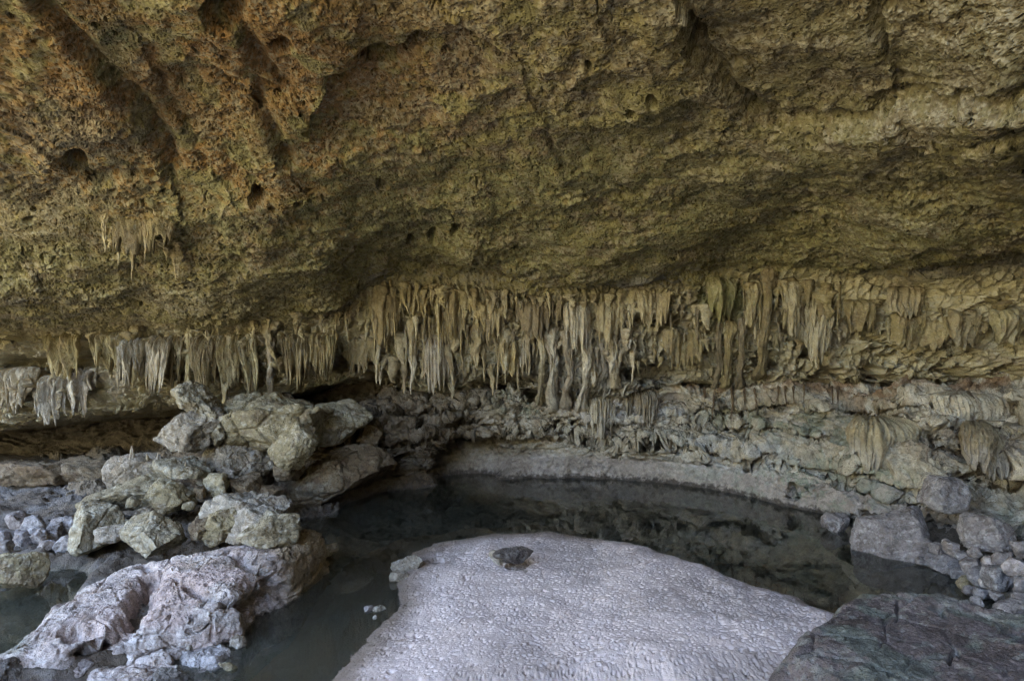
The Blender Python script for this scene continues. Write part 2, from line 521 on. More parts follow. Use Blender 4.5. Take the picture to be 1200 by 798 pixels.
FIX = {-414: [(-21, 15.5, -.1), (-21, 16.5, .2), (-21, 18, .4), (-21, 20, .9), (-21, 22.5, 1.2)],
       1330: [(8.6, 7.6, -.1), (9.2, 8.6, 1.2), (10.2, 9.8, 2.6), (11.3, 11, 3.6), (12.5, 12, 3.8)],
       1450: [(8.8, 3.5, .6), (9.4, 3.7, 2.2), (10.2, 4, 4), (11.2, 4.2, 6), (12.5, 4.3, 7)],
       1700: [(4.0, -11, 1.8), (4.2, -11.5, 3), (4.5, -12, 6), (4.8, -12.6, 9), (5, -13, 12)],  # unseen wall behind the camera, added so daylight comes from the left
       1800: [(-2.5, -12.5, 1.8), (-2.5, -13, 3), (-2.5, -13.5, 6), (-2.5, -14, 9), (-2.5, -14.5, 12)],
       1600: [(9.2, -7, 1.8), (9.7, -7, 3), (10.3, -7, 5), (11.0, -7, 7), (12.5, -7, 9)]}
WPX = np.array([w[0] for w in WK], float)
rows = [[] for _ in range(8)]
for w in WK:
    px = w[0]
    if w[1] is None:
        pts = [np.array(q, float) for q in FIX[px]]
    else:
        pts = []
        for py, y in w[1:]:
            pts.append(at(px, py, depth_on(py) if y is None else y))
    p0 = pts[0] + (pts[0] - pts[1]) * np.array((.3, .3, 0)); p0[2] = -1.1
    pt = pts[4] + np.array((0.3, .8, 1.6)); pt2 = pt + np.array((.4, 1.0, 5.0))
    for r_, q in zip(rows, [p0] + pts + [pt, pt2]): r_.append(q)
cnt = [16, 130, 130, 140, 50, 40, 12]
rt = np.concatenate([np.linspace(i, i + 1, n_, endpoint=False) for i, n_ in enumerate(cnt)] + [[7]])
pxs = np.concatenate([np.linspace(-414, -20, 100, endpoint=False), np.linspace(-20, 1230, 1250, endpoint=False), np.linspace(1230, 1800, 260)])
W = patch(rows, rt, np.interp(pxs, WPX, np.arange(len(WPX))))
NW = grid_normals(W)
if NW[150, 700, 1] > 0: NW = -NW
PXW, PYW = to_px(W); fr = W[..., 1] > 3
PXW = np.where(fr, PXW, -9999); PYW = np.where(fr, PYW, -9999)
P = W.astype(F32)
vw = np.broadcast_to(rt[:, None], W.shape[:2])
warp = np.stack([fbm(P * S(.8), 3, 150), fbm(P * S(.8), 3, 160), fbm(P * S(.8), 3, 170)], -1)
Pw = P + warp * F32(.3)
d = fbm(P * S(.45), 3, 111) * .42
bedz = np.stack([P[..., 0] * .3, P[..., 1] * .3, P[..., 2] * 3.4 + warp[..., 2] * 1.2], -1)
b1 = fbm(bedz, 3, 121) * 2.6
bstep = np.floor(b1) + sstep(.3, .7, b1 - np.floor(b1))
strat = sstep(1.8, 2.6, vw) * .75 + .25
d += bstep * .17 * strat
d += (ridged(np.stack([P[..., 0] * .5, P[..., 1] * .5, P[..., 2] * 8], -1) + warp * F32(.8), 2, 122) - .8) * .07 * strat
d += fbm(Pw * S(1.2, 1.2, 2.0), 3, 123) * .17
f1, f2 = worley(Pw * S(1.3, 1.3, 1.9), 124)
blocky = sstep(-.15, .2, fbm(P * S(.5), 2, 125) + .1 * (PXW > 930))
d -= (1 - sstep(.0, .1, f2 - f1)) * .08 * blocky
zz = P[..., 2] * 2.1 + fbm(P * S(.35, .35, .1), 3, 133) * 1.1
ly = np.floor(zz); sw = zz - ly
def prot(l): return perlin(np.stack([P[..., 0] * .55 + l * 3.7, P[..., 1] * .55, l * 5.13 + .37], -1), 134)
pr = prot(ly) * (1 - sstep(.86, 1, sw)) + prot(ly + 1) * sstep(.86, 1, sw)
bedm = sstep(2.0, 2.5, vw) * (.30 + .70 * np.clip((1 - sstep(560, 660, PXW)) + sstep(840, 920, PXW), 0, 1)) * sstep(150, 330, PXW)
d += bedm * (pr * (.85 + .35 * sstep(840, 920, PXW)) - np.exp(-((sw - .93) / .06) ** 2) * .26 * sstep(-.15, .15, fbm(P * S(.9, .9, .4), 2, 139)))
# the worn band over the waterline: smoother, under a small nick
band = (1 - sstep(1.85, 2.15, vw)) * sstep(400, 440, PXW) * (1 - sstep(880, 960, PXW))
d *= 1 - .72 * band
d += band * fbm(P * S(2.2), 4, 131) * .12
d -= np.exp(-((vw - 2.12 - .12 * warp[..., 0]) / .07) ** 2) * .12
jit = fbm(P * S(1.6), 4, 161) * 20
for pts, w_, dep in (([(380, 478), (450, 476), (520, 470), (580, 462)], 4, .25), ([(400, 500), (470, 492), (540, 488)], 4, .2), ([(420, 520), (500, 508), (560, 505)], 4, .18),
                     ([(1085, 500), (1140, 497), (1215, 500)], 6, .45), ([(1110, 545), (1150, 552), (1200, 545)], 4, .2), ([(860, 505), (900, 525), (930, 540)], 4, .2),
                     ([(880, 480), (960, 478), (1040, 472), (1120, 470)], 4, .18), ([(960, 560), (1040, 575), (1100, 590), (1150, 612), (1190, 640)], 4, .25), ([(1120, 600), (1160, 615), (1200, 650)], 4, .2)):
    dd, sd = polyd(PXW + jit * .5, PYW + jit * .4, pts)
    d -= np.exp(-(dd / w_) ** 2) * dep
# dark alcove at the waterline below the ledges, left of the middle
d -= blob(PXW, PYW, 548, 540, 34, 26, 1.2) * .9
d -= blob(PXW, PYW, 1060, 640, 30, 30, 1.2) * .5
for cx, cy, r, dep in ((930, 575, 10, .4), (1010, 618, 12, .5), (985, 563, 10, .45), (760, 500, 6, .25), (870, 545, 5, .3), (1010, 505, 7, .3), (660, 515, 6, .2), (700, 520, 5, .25), (1180, 560, 9, .4)):
    dd = np.hypot(PXW - cx + jit * .4, PYW - cy + jit * .3)
    d -= (1 - sstep(r * .45, r * 1.15, dd)) * dep
vw = np.array(vw)
P1, vw = reflow(P + NW * d[..., None], vw, 12, 560)
P1 = P1.astype(F32)
PXW, PYW = to_px(P1); fr = P1[..., 1] > 3
PXW = np.where(fr, PXW, -9999); PYW = np.where(fr, PYW, -9999)
warp = np.stack([fbm(P1 * S(.8), 3, 150), fbm(P1 * S(.8), 3, 160), fbm(P1 * S(.8), 3, 170)], -1)
blocky = sstep(-.15, .2, fbm(P1 * S(.5), 2, 125) + .1 * (PXW > 930))
band = (1 - sstep(1.85, 2.15, vw)) * sstep(400, 440, PXW) * (1 - sstep(880, 960, PXW))
N1 = grid_normals(P1)
if N1[150, 700, 1] > 0: N1 = -N1
Pw = P1 + warp * F32(.3)
f1, f2 = worley(Pw * S(3.0, 3.0, 4.2), 126)
d = -(1 - sstep(.0, .12, f2 - f1)) * .03 * blocky - (1 - sstep(.08, .22, f1)) * .06 * blocky
d += fbm(P1 * S(3.6, 3.6, 5), 4, 127, .55) * .06
d += (ridged(P1 * S(9), 3, 128) - .9) * .018
d += fbm(P1 * S(24), 3, 129) * .012
d *= 1 - .6 * band
# crusted ledges and hollows one can point at on the far and right walls
rag = fbm(P1 * S(2.2), 4, 171); ragl = fbm(P1 * S(.7, .7, .3), 2, 172)
def ledge(pts, hp, out, under):
    """a shelf along a line: rock stands out above it, a dark slot runs below"""
    global d
    xs_ = np.array([q[0] for q in pts], float); ys_ = np.array([q[1] for q in pts], float)
    yy = np.interp(PXW, xs_, ys_) + ragl * 9 + rag * 1.6
    m = sstep(xs_[0] - 8, xs_[0] + 20, PXW + rag * 20) * (1 - sstep(xs_[-1] - 20, xs_[-1] + 8, PXW + rag * 20)) * (.45 + .55 * sstep(-.3, .1, np.roll(ragl, int(ys_[0]) % 97, axis=1)))
    q = PYW - yy
    d = d + m * out * np.where(q < 0, np.exp(-(q / hp) ** 2), np.exp(-(q / 1.6) ** 2)) - m * under * sstep(0, 2.5, q) * np.exp(-(np.maximum(q - 2, 0) / (hp * .55)) ** 2)
for a_ in (([(600, 500), (700, 508), (780, 512), (850, 528), (930, 552)], 12, .22, .40), ([(830, 474), (900, 473), (980, 476), (1080, 470), (1215, 468)], 7, .20, .32), ([(800, 492), (880, 497), (960, 508)], 9, .18, .25),
           ([(900, 540), (980, 548), (1060, 562), (1110, 566)], 11, .30, .42), ([(1085, 497), (1215, 500)], 11, .25, .60), ([(1110, 553), (1215, 560)], 12, .30, .45), ([(960, 566), (1040, 578), (1110, 590)], 8, .22, .40),
           ([(1080, 604), (1140, 612), (1215, 632)], 9, .25, .40), ([(360, 482), (450, 478), (540, 474), (590, 470)], 11, .28, .50), ([(400, 500), (480, 494), (560, 488)], 8, .22, .38), ([(380, 520), (470, 512), (560, 508)], 9, .22, .38), ([(640, 486), (720, 490), (800, 484)], 8, .16, .22)):
    ledge(*a_)
for cx, cy, rx, ry, dep in ((985, 562, 12, 7, .6), (1012, 618, 16, 14, .6), (1050, 618, 20, 12, .7), (928, 574, 8, 6, .4), (830, 492, 18, 12, .45), (872, 500, 8, 14, .35), (700, 512, 30, 6, .35), (655, 498, 14, 5, .3), (1140, 518, 34, 8, .5), (1096, 520, 6, 16, .4), (1185, 566, 12, 8, .4), (905, 536, 16, 5, .35)):
    d -= blob(PXW + rag * 8, PYW + rag * 6, cx, cy, rx, ry, .8) * dep
crust = (blob(PXW, PYW, 735, 482, 90, 22, 1.3) + blob(PXW, PYW, 850, 535, 80, 24, 1.4) + blob(PXW, PYW, 640, 500, 60, 20, 1.4) + blob(PXW, PYW, 1050, 480, 90, 14, 1.4)).clip(0, 1)
d += crust * ((ridged(P1 * S(4.5), 3, 173) - .9) * .03 + fbm(P1 * S(12), 3, 174) * .03)
Wn = P1 + N1 * d[..., None]
P = Wn.astype(F32)
c, n1, n2, n3 = tint_base(P, 401, [(.46, .40, .295), (.53, .47, .365), (.36, .295, .205), (.62, .575, .48)])
c = mixc(c, (.34, .29, .255), (1 - sstep(1.8, 2.2, vw)) * .8)
c = mixc(c, (.12, .088, .055), (1 - sstep(500, 640, PXW + 50 * n1)) * .9)  # brown bank rock, darkened further to put the recess's shade into the colour
c = mixc(c, (.19, .16, .12), (1 - sstep(90, 260, PXW)) * .7)
red = np.exp(-((vw - 3.95 - .15 * n1) / .28) ** 2) * sstep(560, 700, PXW)
c = mixc(c, (.27, .17, .10), red * sstep(-.25, .2, n2 + .1) * .9)
grn = blob(PXW, PYW, 900, 520, 110, 50, 1.5) + blob(PXW, PYW, 1010, 575, 90, 26, 1.4) + blob(PXW, PYW, 1190, 640, 40, 40, 1.4) + blob(PXW, PYW, 620, 470, 40, 16, 1.4)
c = mixc(c, (.27, .31, .22), np.clip(grn, 0, 1) * sstep(-.1, .35, n2 + n3 * .4) * .7)
c = mixc(c, (.52, .495, .46), (blob(PXW, PYW, 740, 478, 70, 26, 1.4) + blob(PXW, PYW, 860, 530, 70, 24, 1.5)) .clip(0, 1) * sstep(-.2, .2, n2 + .1) * .8)
c = mixc(c, (.15, .105, .07), blob(PXW, PYW, 1140, 520, 70, 18, 1.3) * .8)  # shade of the carved hollow, painted into the rock colour
c = mixc(c, (.30, .265, .24), (1 - sstep(1.95, 2.3, vw)) * sstep(950, 1080, PXW) * .7)
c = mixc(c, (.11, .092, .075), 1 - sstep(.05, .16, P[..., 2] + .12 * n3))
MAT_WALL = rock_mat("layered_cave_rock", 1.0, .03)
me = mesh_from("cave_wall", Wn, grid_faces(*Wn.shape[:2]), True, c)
tag(link("cave_wall", me, MAT_WALL), kind="structure")

# unseen sheet above the ceiling, added to block sun leaking from overhead
u_ = np.linspace(-15.2, 15, 120); v_ = np.linspace(0, 1, 140)
X, Vv = np.meshgrid(u_, v_)
y0 = -3.2 - 10.6 * sstep(0, 4, X)
Y = y0 + (34 - y0) * Vv
P = np.stack([X, Y, X * 0], -1).astype(F32)
Z = 14.6 + fbm(P * S(.25), 4, 181) * 1.2 + 2.5 * sstep(0, 12, Y)
Z = Z - 20 * sstep(12.5, 15, X) - 20 * sstep(28, 34, Y)
c = np.empty(P.shape, F32); c[:] = (.10, .10, .05)
me = mesh_from("sun_block_hill", np.stack([X, Y, Z], -1), grid_faces(*X.shape), True, c)
tag(link("sun_block_hill", me, MAT_WALL), kind="structure")

# ------------------------------------------------------------------ depth of the rock behind each spot of the layout (4-px cells)
ZB = np.full((800 // 4 + 1, 1240 // 4), 1e9)
ZC = ZB.copy()
def zput(A, Z):
    px, py = to_px(A); m = (A[..., 1] > 4) & (px > -15) & (px < 1220) & (py > 0) & (py < 798)
    np.minimum.at(Z, ((py[m] / 4).astype(int), ((px[m] + 16) / 4).astype(int)), A[..., 1][m])
zput(Pc, ZB); zput(Pc, ZC); zput(Wn, ZB)
def surf(px, py, Z=None, r=1):
    Z = ZB if Z is None else Z
    i, j = int(py / 4), int((px + 16) / 4)
    w = Z[max(i - r, 0):i + r + 1, max(j - r, 0):j + r + 1]; w = w[w < 1e8]
    return float(np.median(w)) if len(w) else 18.0

# ------------------------------------------------------------------ ground sheet and sand
def land_h(X, Y):
    P = np.stack([X, Y, X * 0], -1).astype(F32)
    out = 2.1 - 2.7 * sstep(.5, 7.2, Y)                        # the bank the camera stands on falls to the pool
    shore = -3.7 - .1 * (Y - 9) + fbm(P * S(.5), 3, 501) * .5
    shore = np.where(Y > 14.5, shore + (Y - 14.5) * .35, shore)
    left = sstep(0, 1.6, shore - X)
    lz = .12 + .05 * np.clip(Y - 9, -4, 9) * .4 + fbm(P * S(.6), 3, 502) * .12
    out = np.where(Y > 5.5, out * (1 - left) + np.maximum(lz, out) * left, out)
    rt_ = sstep(0, 1.0, X - 7.0 + fbm(P * S(1.1), 3, 503) * .4) * sstep(6, 7, Y)
    out = np.where(rt_ > 0, np.maximum(out, -.6 + (.72 + .12 * np.clip(X - 7, 0, 4)) * rt_), out)
    out = out + np.clip(np.maximum(-Y - 15, -X - 26), 0, 40) * .5  # unseen rising slope outside, added to bounce warm light into the cave
    arm = sstep(-6.3, -7.0, X + .3 * (Y - 10)) * sstep(8.2, 8.8, Y) * (1 - sstep(11.6, 12.4, Y)) * sstep(-16, -13, X)
    out = out * (1 - arm) - .35 * arm
    return out
ax = np.concatenate([np.linspace(-90, -13, 40, endpoint=False), np.linspace(-13, 11, 420, endpoint=False), np.linspace(11, 90, 40)])
ay = np.concatenate([np.linspace(-90, 2, 60, endpoint=False), np.linspace(2, 24, 420, endpoint=False), np.linspace(24, 60, 20)])
X, Y = np.meshgrid(ax, ay)
Z = land_h(X, Y)
P = np.stack([X, Y, Z], -1).astype(F32)
Z = Z + fbm(P * S(1.5), 4, 510) * .11 + fbm(P * S(6), 4, 511, .6) * .06 + np.clip(fbm(P * S(9), 2, 513), 0, 1) * .09
c = np.empty(P.shape, F32); c[:] = (.11, .09, .07)
c = mixc(c, (.15, .135, .12), sstep(-.2, .3, fbm(P * S(.9), 4, 512)))
outd = np.clip(sstep(-1, -4, Y) * 0 + (1 - sstep(-4, 1, Y)) + (1 - sstep(-22, -17, X)), 0, 1)
c = mixc(c, (.14, .12, .07), outd)
c = mixc(c, (.36, .31, .17), sstep(12, 18, np.maximum(-Y, -X - 11)))  # outer slope paler than the near ground, to bounce more light inside
wet = 1 - sstep(-.05, .12, Z)
c = mixc(c, (.13, .12, .09), wet)
MAT_GROUND = rock_mat("damp_cave_earth", 1.0, .02, .75, .3)
me = mesh_from("ground", np.stack([X, Y, Z], -1), grid_faces(*X.shape), True, c)
tag(link("ground", me, MAT_GROUND), kind="structure")

# sand bank: outline at the waterline
SP = [(385, 798), (412, 770), (442, 742), (462, 712), (470, 690), (466, 668), (482, 650), (508, 637), (560, 628), (640, 623), (700, 632), (770, 655), (850, 683), (945, 717), (1050, 760), (1090, 830)]
SXY = []
for px, py in SP:
    q = at(px, py, depth_on(py, 0)); SXY.append((q[0], q[1]))
SXY += [(2.9, 5.2), (0, 5.2), (-1.9, 6.6)]
ax = np.linspace(-3.2, 5.2, 800); ay = np.concatenate([np.linspace(5, 8, 90, endpoint=False), np.linspace(8, 16, 700)])
X, Y = np.meshgrid(ax, ay)
def poly_sd(X, Y, pts):
    """signed distance, positive inside"""
    d = np.full(X.shape, 1e9); ins = np.zeros(X.shape, bool)
    n = len(pts)
    for i in range(n):
        (x0, y0), (x1, y1) = pts[i], pts[(i + 1) % n]
        ex, ey = x1 - x0, y1 - y0
        t = np.clip(((X - x0) * ex + (Y - y0) * ey) / (ex * ex + ey * ey + 1e-12), 0, 1)
        d = np.minimum(d, np.hypot(X - x0 - t * ex, Y - y0 - t * ey))
        cr = ((y0 > Y) != (y1 > Y)) & (X < (x1 - x0) * (Y - y0) / (y1 - y0 + 1e-12) + x0)
        ins ^= cr
    return np.where(ins, d, -d)
P = np.stack([X, Y, X * 0], -1).astype(F32)
sd = poly_sd(X, Y, SXY) + fbm(P * S(1.1), 3, 601) * .12 + fbm(P * S(5), 2, 602) * .04
steep = sstep(.5, 2.5, X)               # a cut bank on the right, a gentle beach on the left
Z = np.where(sd > 0, (1 - np.exp(-sd / (1.3 * (1 - steep) + .3 * steep))) * (.27 + .14 * steep), np.maximum(np.where(sd > -.9, sd * (.10 + .25 * steep), -.09 - .225 * steep + (sd + .9) * .5), -.62))
dry = sstep(.03, .22, sd + .06 * fbm(P * S(3), 2, 603))
wp = P * S(1, 1.0, 1) + np.stack([fbm(P * S(2.2), 2, 611), fbm(P * S(2.2), 2, 612), X * 0], -1).astype(F32) * F32(.12)
f1, f2 = worley(wp * S(10, 12, 1), 621, 1.0, True)
g1, g2 = worley(wp * S(18, 21, 1), 622, 1.0, True)
f1 = f1 + .14 * fbm(P * S(7), 3, 646)
pit = -(1 - sstep(.06, .24, f1)) * .052 * (.5 + .8 * sstep(-.2, .2, fbm(P * S(5), 2, 641))) - (1 - sstep(.04, .22, g1)) * .016 + fbm(P * S(3), 3, 623) * .02
c_damp = sstep(.0, .3, fbm(P * S(.55), 3, 645))
amp = (.55 + .8 * sstep(-.3, .3, fbm(P * S(.8), 2, 624))) * (.75 + .5 * sstep(0, 3, X))
Z += dry * pit * amp + fbm(P * S(.9), 3, 625) * .05 * dry + fbm(P * S(30), 2, 626) * .004
q = at(601, 650, depth_on(650, .3))
hd = np.hypot((X - q[0] - .05) / .40, (Y - q[1]) / .60) + np.abs(X - q[0]) * .3 + fbm(P * S(3.5, 2.5, 1), 4, 627) * 1.1
Z -= (1 - sstep(.15, 1.1, hd)) * .06
q2 = at(507, 640, depth_on(655, .1))
hd2 = np.hypot((X - q2[0] - .08) / .16, (Y - q2[1]) / .25) + fbm(P * S(4), 3, 628) * .5
Z -= (1 - sstep(.4, 1.0, hd2)) * .10
# crab burrows near the waterline
for _ in range(46):
    a = rng.integers(0, 9); (x0, y0), (x1, y1) = SXY[a], SXY[a + 1]; t = rng.random(); o = rng.uniform(.15, 1.3)
    bx, by = x0 + t * (x1 - x0) + o * .9, y0 + t * (y1 - y0) - o * .35
    Z -= np.exp(-(((X - bx) ** 2 + (Y - by) ** 2) / rng.uniform(.018, .034) ** 2)) * .06
c = np.empty(P.shape, F32); c[:] = (.54, .455, .42)
c = mixc(c, (.50, .42, .385), sstep(-.2, .3, fbm(P * S(1.2), 4, 631)))
c = mixc(c, (.38, .32, .29), c_damp * .7)
c = mixc(c, (.21, .165, .13), 1 - sstep(.08, .60 + .6 * sstep(11.5, 14, Y), sd + .08 * fbm(P * S(2.5), 3, 632)))
c = mixc(c, (.19, .135, .085), 1 - sstep(-.4, .02, sd))
c = mixc(c, (.20, .155, .12), (1 - sstep(.6, .9, hd)) * .8)
MAT_SAND = rock_mat("cave_sand", 1.0, .006, .95, .08, .1, (1, 1, 1), 60)
me = mesh_from("sand_bank", np.stack([X, Y, Z], -1), grid_faces(*X.shape), True, c)
tag(link("sand_bank", me, MAT_SAND), kind="structure")
SANDX, SANDY, SANDZ = ax, ay, Z
def sand_z(x, y):
    return float(SANDZ[np.clip(np.searchsorted(SANDY, y), 0, len(SANDY) - 1), np.clip(np.searchsorted(SANDX, x), 0, len(SANDX) - 1)])

# pool: a closed body of water, faintly turbid
t = NT("pool_water")
t.n.remove(t.b)
gl = t.new("ShaderNodeBsdfGlossy", Roughness=.012); gl.inputs["Color"].default_value = (1, 1, 1, 1)
tr = t.new("ShaderNodeBsdfTransparent"); tr.inputs["Color"].default_value = (.93, .96, .95, 1)
fr = t.new("ShaderNodeFresnel", IOR=1.33)
b = t.bump(t.noise(1.6, 3, .5, t.worldpos()), .05, .02)
t.l.new(b, gl.inputs["Normal"]); t.l.new(b, fr.inputs["Normal"])
mx = t.new("ShaderNodeMixShader"); df = t.new("ShaderNodeBsdfDiffuse"); df.inputs[0].default_value = (.080, .084, .066, 1)
m0 = t.new("ShaderNodeMixShader"); m0.inputs[0].default_value = .38; t.l.new(tr.outputs[0], m0.inputs[1]); t.l.new(df.outputs[0], m0.inputs[2])
t.l.new(fr.outputs[0], mx.inputs[0]); t.l.new(m0.outputs[0], mx.inputs[1]); t.l.new(gl.outputs[0], mx.inputs[2])
t.l.new(mx.outputs[0], t.out.inputs["Surface"])
va = t.new("ShaderNodeVolumeAbsorption", Density=.8); va.inputs["Color"].default_value = (.34, .52, .48, 1)
t.l.new(va.outputs[0], t.out.inputs["Volume"])
MAT_WATER = t.m
bm = bmesh.new()
bmesh.ops.create_cube(bm, size=1)
for v in bm.verts: v.co = Vector((-4 + v.co.x * 26, 13.5 + v.co.y * 19, -.5 + v.co.z * 1.0))
me = bpy.data.meshes.new("pool_water"); bm.to_mesh(me); bm.free()
tag(link("pool_water", me, MAT_WATER), kind="structure")
# ------------------------------------------------------------------ rocks
_ico = {}
def ico(sub):
    if sub not in _ico:
        bm = bmesh.new(); bmesh.ops.create_icosphere(bm, subdivisions=sub, radius=1)
        bm.verts.ensure_lookup_table()
        V = np.array([v.co[:] for v in bm.verts]); Fc = np.array([[v.index for v in f.verts] for f in bm.faces]); bm.free()
        V /= np.linalg.norm(V, axis=1, keepdims=True)
        _ico[sub] = (V, Fc)
    return _ico[sub]


PAL = {
    'pale': [(.25, .215, .165), (.30, .27, .215), (.19, .155, .11), (.43, .40, .35)],
    'green': [(.235, .20, .13), (.28, .245, .17), (.17, .135, .08), (.42, .40, .33)],
    'brown': [(.15, .112, .07), (.18, .135, .082), (.115, .082, .052), (.26, .22, .155)],
    'pink': [(.38, .325, .295), (.44, .39, .36), (.29, .235, .195), (.53, .49, .46)],
    'grey': [(.24, .21, .195), (.29, .26, .245), (.18, .15, .135), (.42, .39, .37)],
    'slate': [(.22, .20, .195), (.28, .265, .26), (.16, .14, .13), (.40, .38, .37)],
    'dark': [(.10, .085, .075), (.13, .115, .10), (.075, .062, .055), (.17, .16, .145)],
    'ochre': [(.25, .21, .125), (.30, .26, .165), (.20, .16, .10), (.40, .37, .29)],
    'mossy': [(.10, .08, .074), (.125, .102, .094), (.074, .057, .051), (.18, .175, .155)],
}
MAT_ROCK = rock_mat("loose_rock", 1.0, .025, .85, .42)


MAT_NEAR = rock_mat("lichened_near_rock", 1.0, .016, .85, .55, fine=75)


def rocky_detail(V, Nn, size, seed, rough=1.0):
    s = size
    d = fbm(V * F32(1.6 / s), 3, seed) * .07 * s
    f1, f2 = worley((V * F32(2.6 / s)).astype(F32), seed + 5)
    d -= (1 - sstep(0, .1, f2 - f1)) * .022 * s
    d += fbm(V * F32(5.5 / s), 4, seed + 11, .55) * .020 * s
    d += fbm((V * F32(11)).astype(F32), 4, seed + 13, .6) * .014
    f1, f2 = worley((V * F32(7)).astype(F32), seed + 25)
    d -= (1 - sstep(.06, .24, f1)) * .022
    return V + Nn * (d * rough)[:, None]


def rock_mesh(name, dims, seed, pal, sub=5, planes=11, rough=1.0, rot=0, tilt=(0, 0), centre=(0, 0, 0)):
    r = np.random.default_rng(seed)
    D, Fc = ico(sub)
    n = r.normal(size=(planes, 3)); n /= np.linalg.norm(n, axis=1, keepdims=True)
    off = r.uniform(.60, 1.0, planes)
    n = np.vstack([n, [(0, 0, 1), (0, 0, -1)]]); off = np.append(off, [r.uniform(.7, .9), .8])
    dt = D @ n.T
    q = np.where(dt > .05, off / np.maximum(dt, .05), 9)
    kk = 40.0
    rad = (np.sum(np.minimum(q, 9) ** -kk, axis=1)) ** (-1 / kk)
    rad = np.minimum(rad, 1.25)
    V = D * rad[:, None] * (np.array(dims) / 2)
    def R(a, ax):
        c_, s_ = math.cos(a), math.sin(a)
        m = np.eye(3); i, j = [(1, 2), (0, 2), (0, 1)][ax]
        m[i, i] = c_; m[j, j] = c_; m[i, j] = -s_; m[j, i] = s_
        return m
    V = V @ (R(rot, 2) @ R(tilt[0], 0) @ R(tilt[1], 1)).T
    Nn = tri_normals(V, Fc)
    sh = np.array(r.uniform(-50, 50, 3))
    V = rocky_detail((V + sh).astype(F32), Nn, float(np.mean(dims)), seed, rough) - sh
    c, *_ = tint_base((V * 1.4 + sh).astype(F32), seed % 900 + 1000, PAL[pal])
    return mesh_from(name, V, Fc, True, c)


def rock(label, x0, x1, top, bot, pal, z=0.0, seed=None, cat="rock", name="rock", group=None, sub=5, deep=.9, rot=None, tilt=None, planes=13, rough=1.0, y=None, sink=.12):
    """a rock whose foot stands at height z, x0..x1 wide and top..bot tall as the photo has it"""
    global _rs
    _rs += 1
    seed = _rs * 37 if seed is None else seed
    r = np.random.default_rng(seed)
    Y = depth_on(bot, z) if y is None else y
    w = (x1 - x0) / FPX * Y
    D = deep * w
    Y += D * .35
    px_m = FPX / Y
    el = (CAMH - z) / Y
    h = max(((bot - top) / px_m - D * .45 * el), .35 * w * .5)
    rr = (r.uniform(-.5, .5) if rot is None else rot)
    tt = (r.uniform(-.15, .15), r.uniform(-.15, .15)) if tilt is None else tilt
    me = rock_mesh(name, (w * 1.08, D * 1.08, h * 1.25), seed, pal, sub, planes, rough, rr, tt)
    p = at((x0 + x1) / 2, bot, Y)
    o = link(name, me, MAT_ROCK, None, (p[0], Y, z + h * (.5 - sink)))
    return tag(o, label, cat, group)
_rs = 0


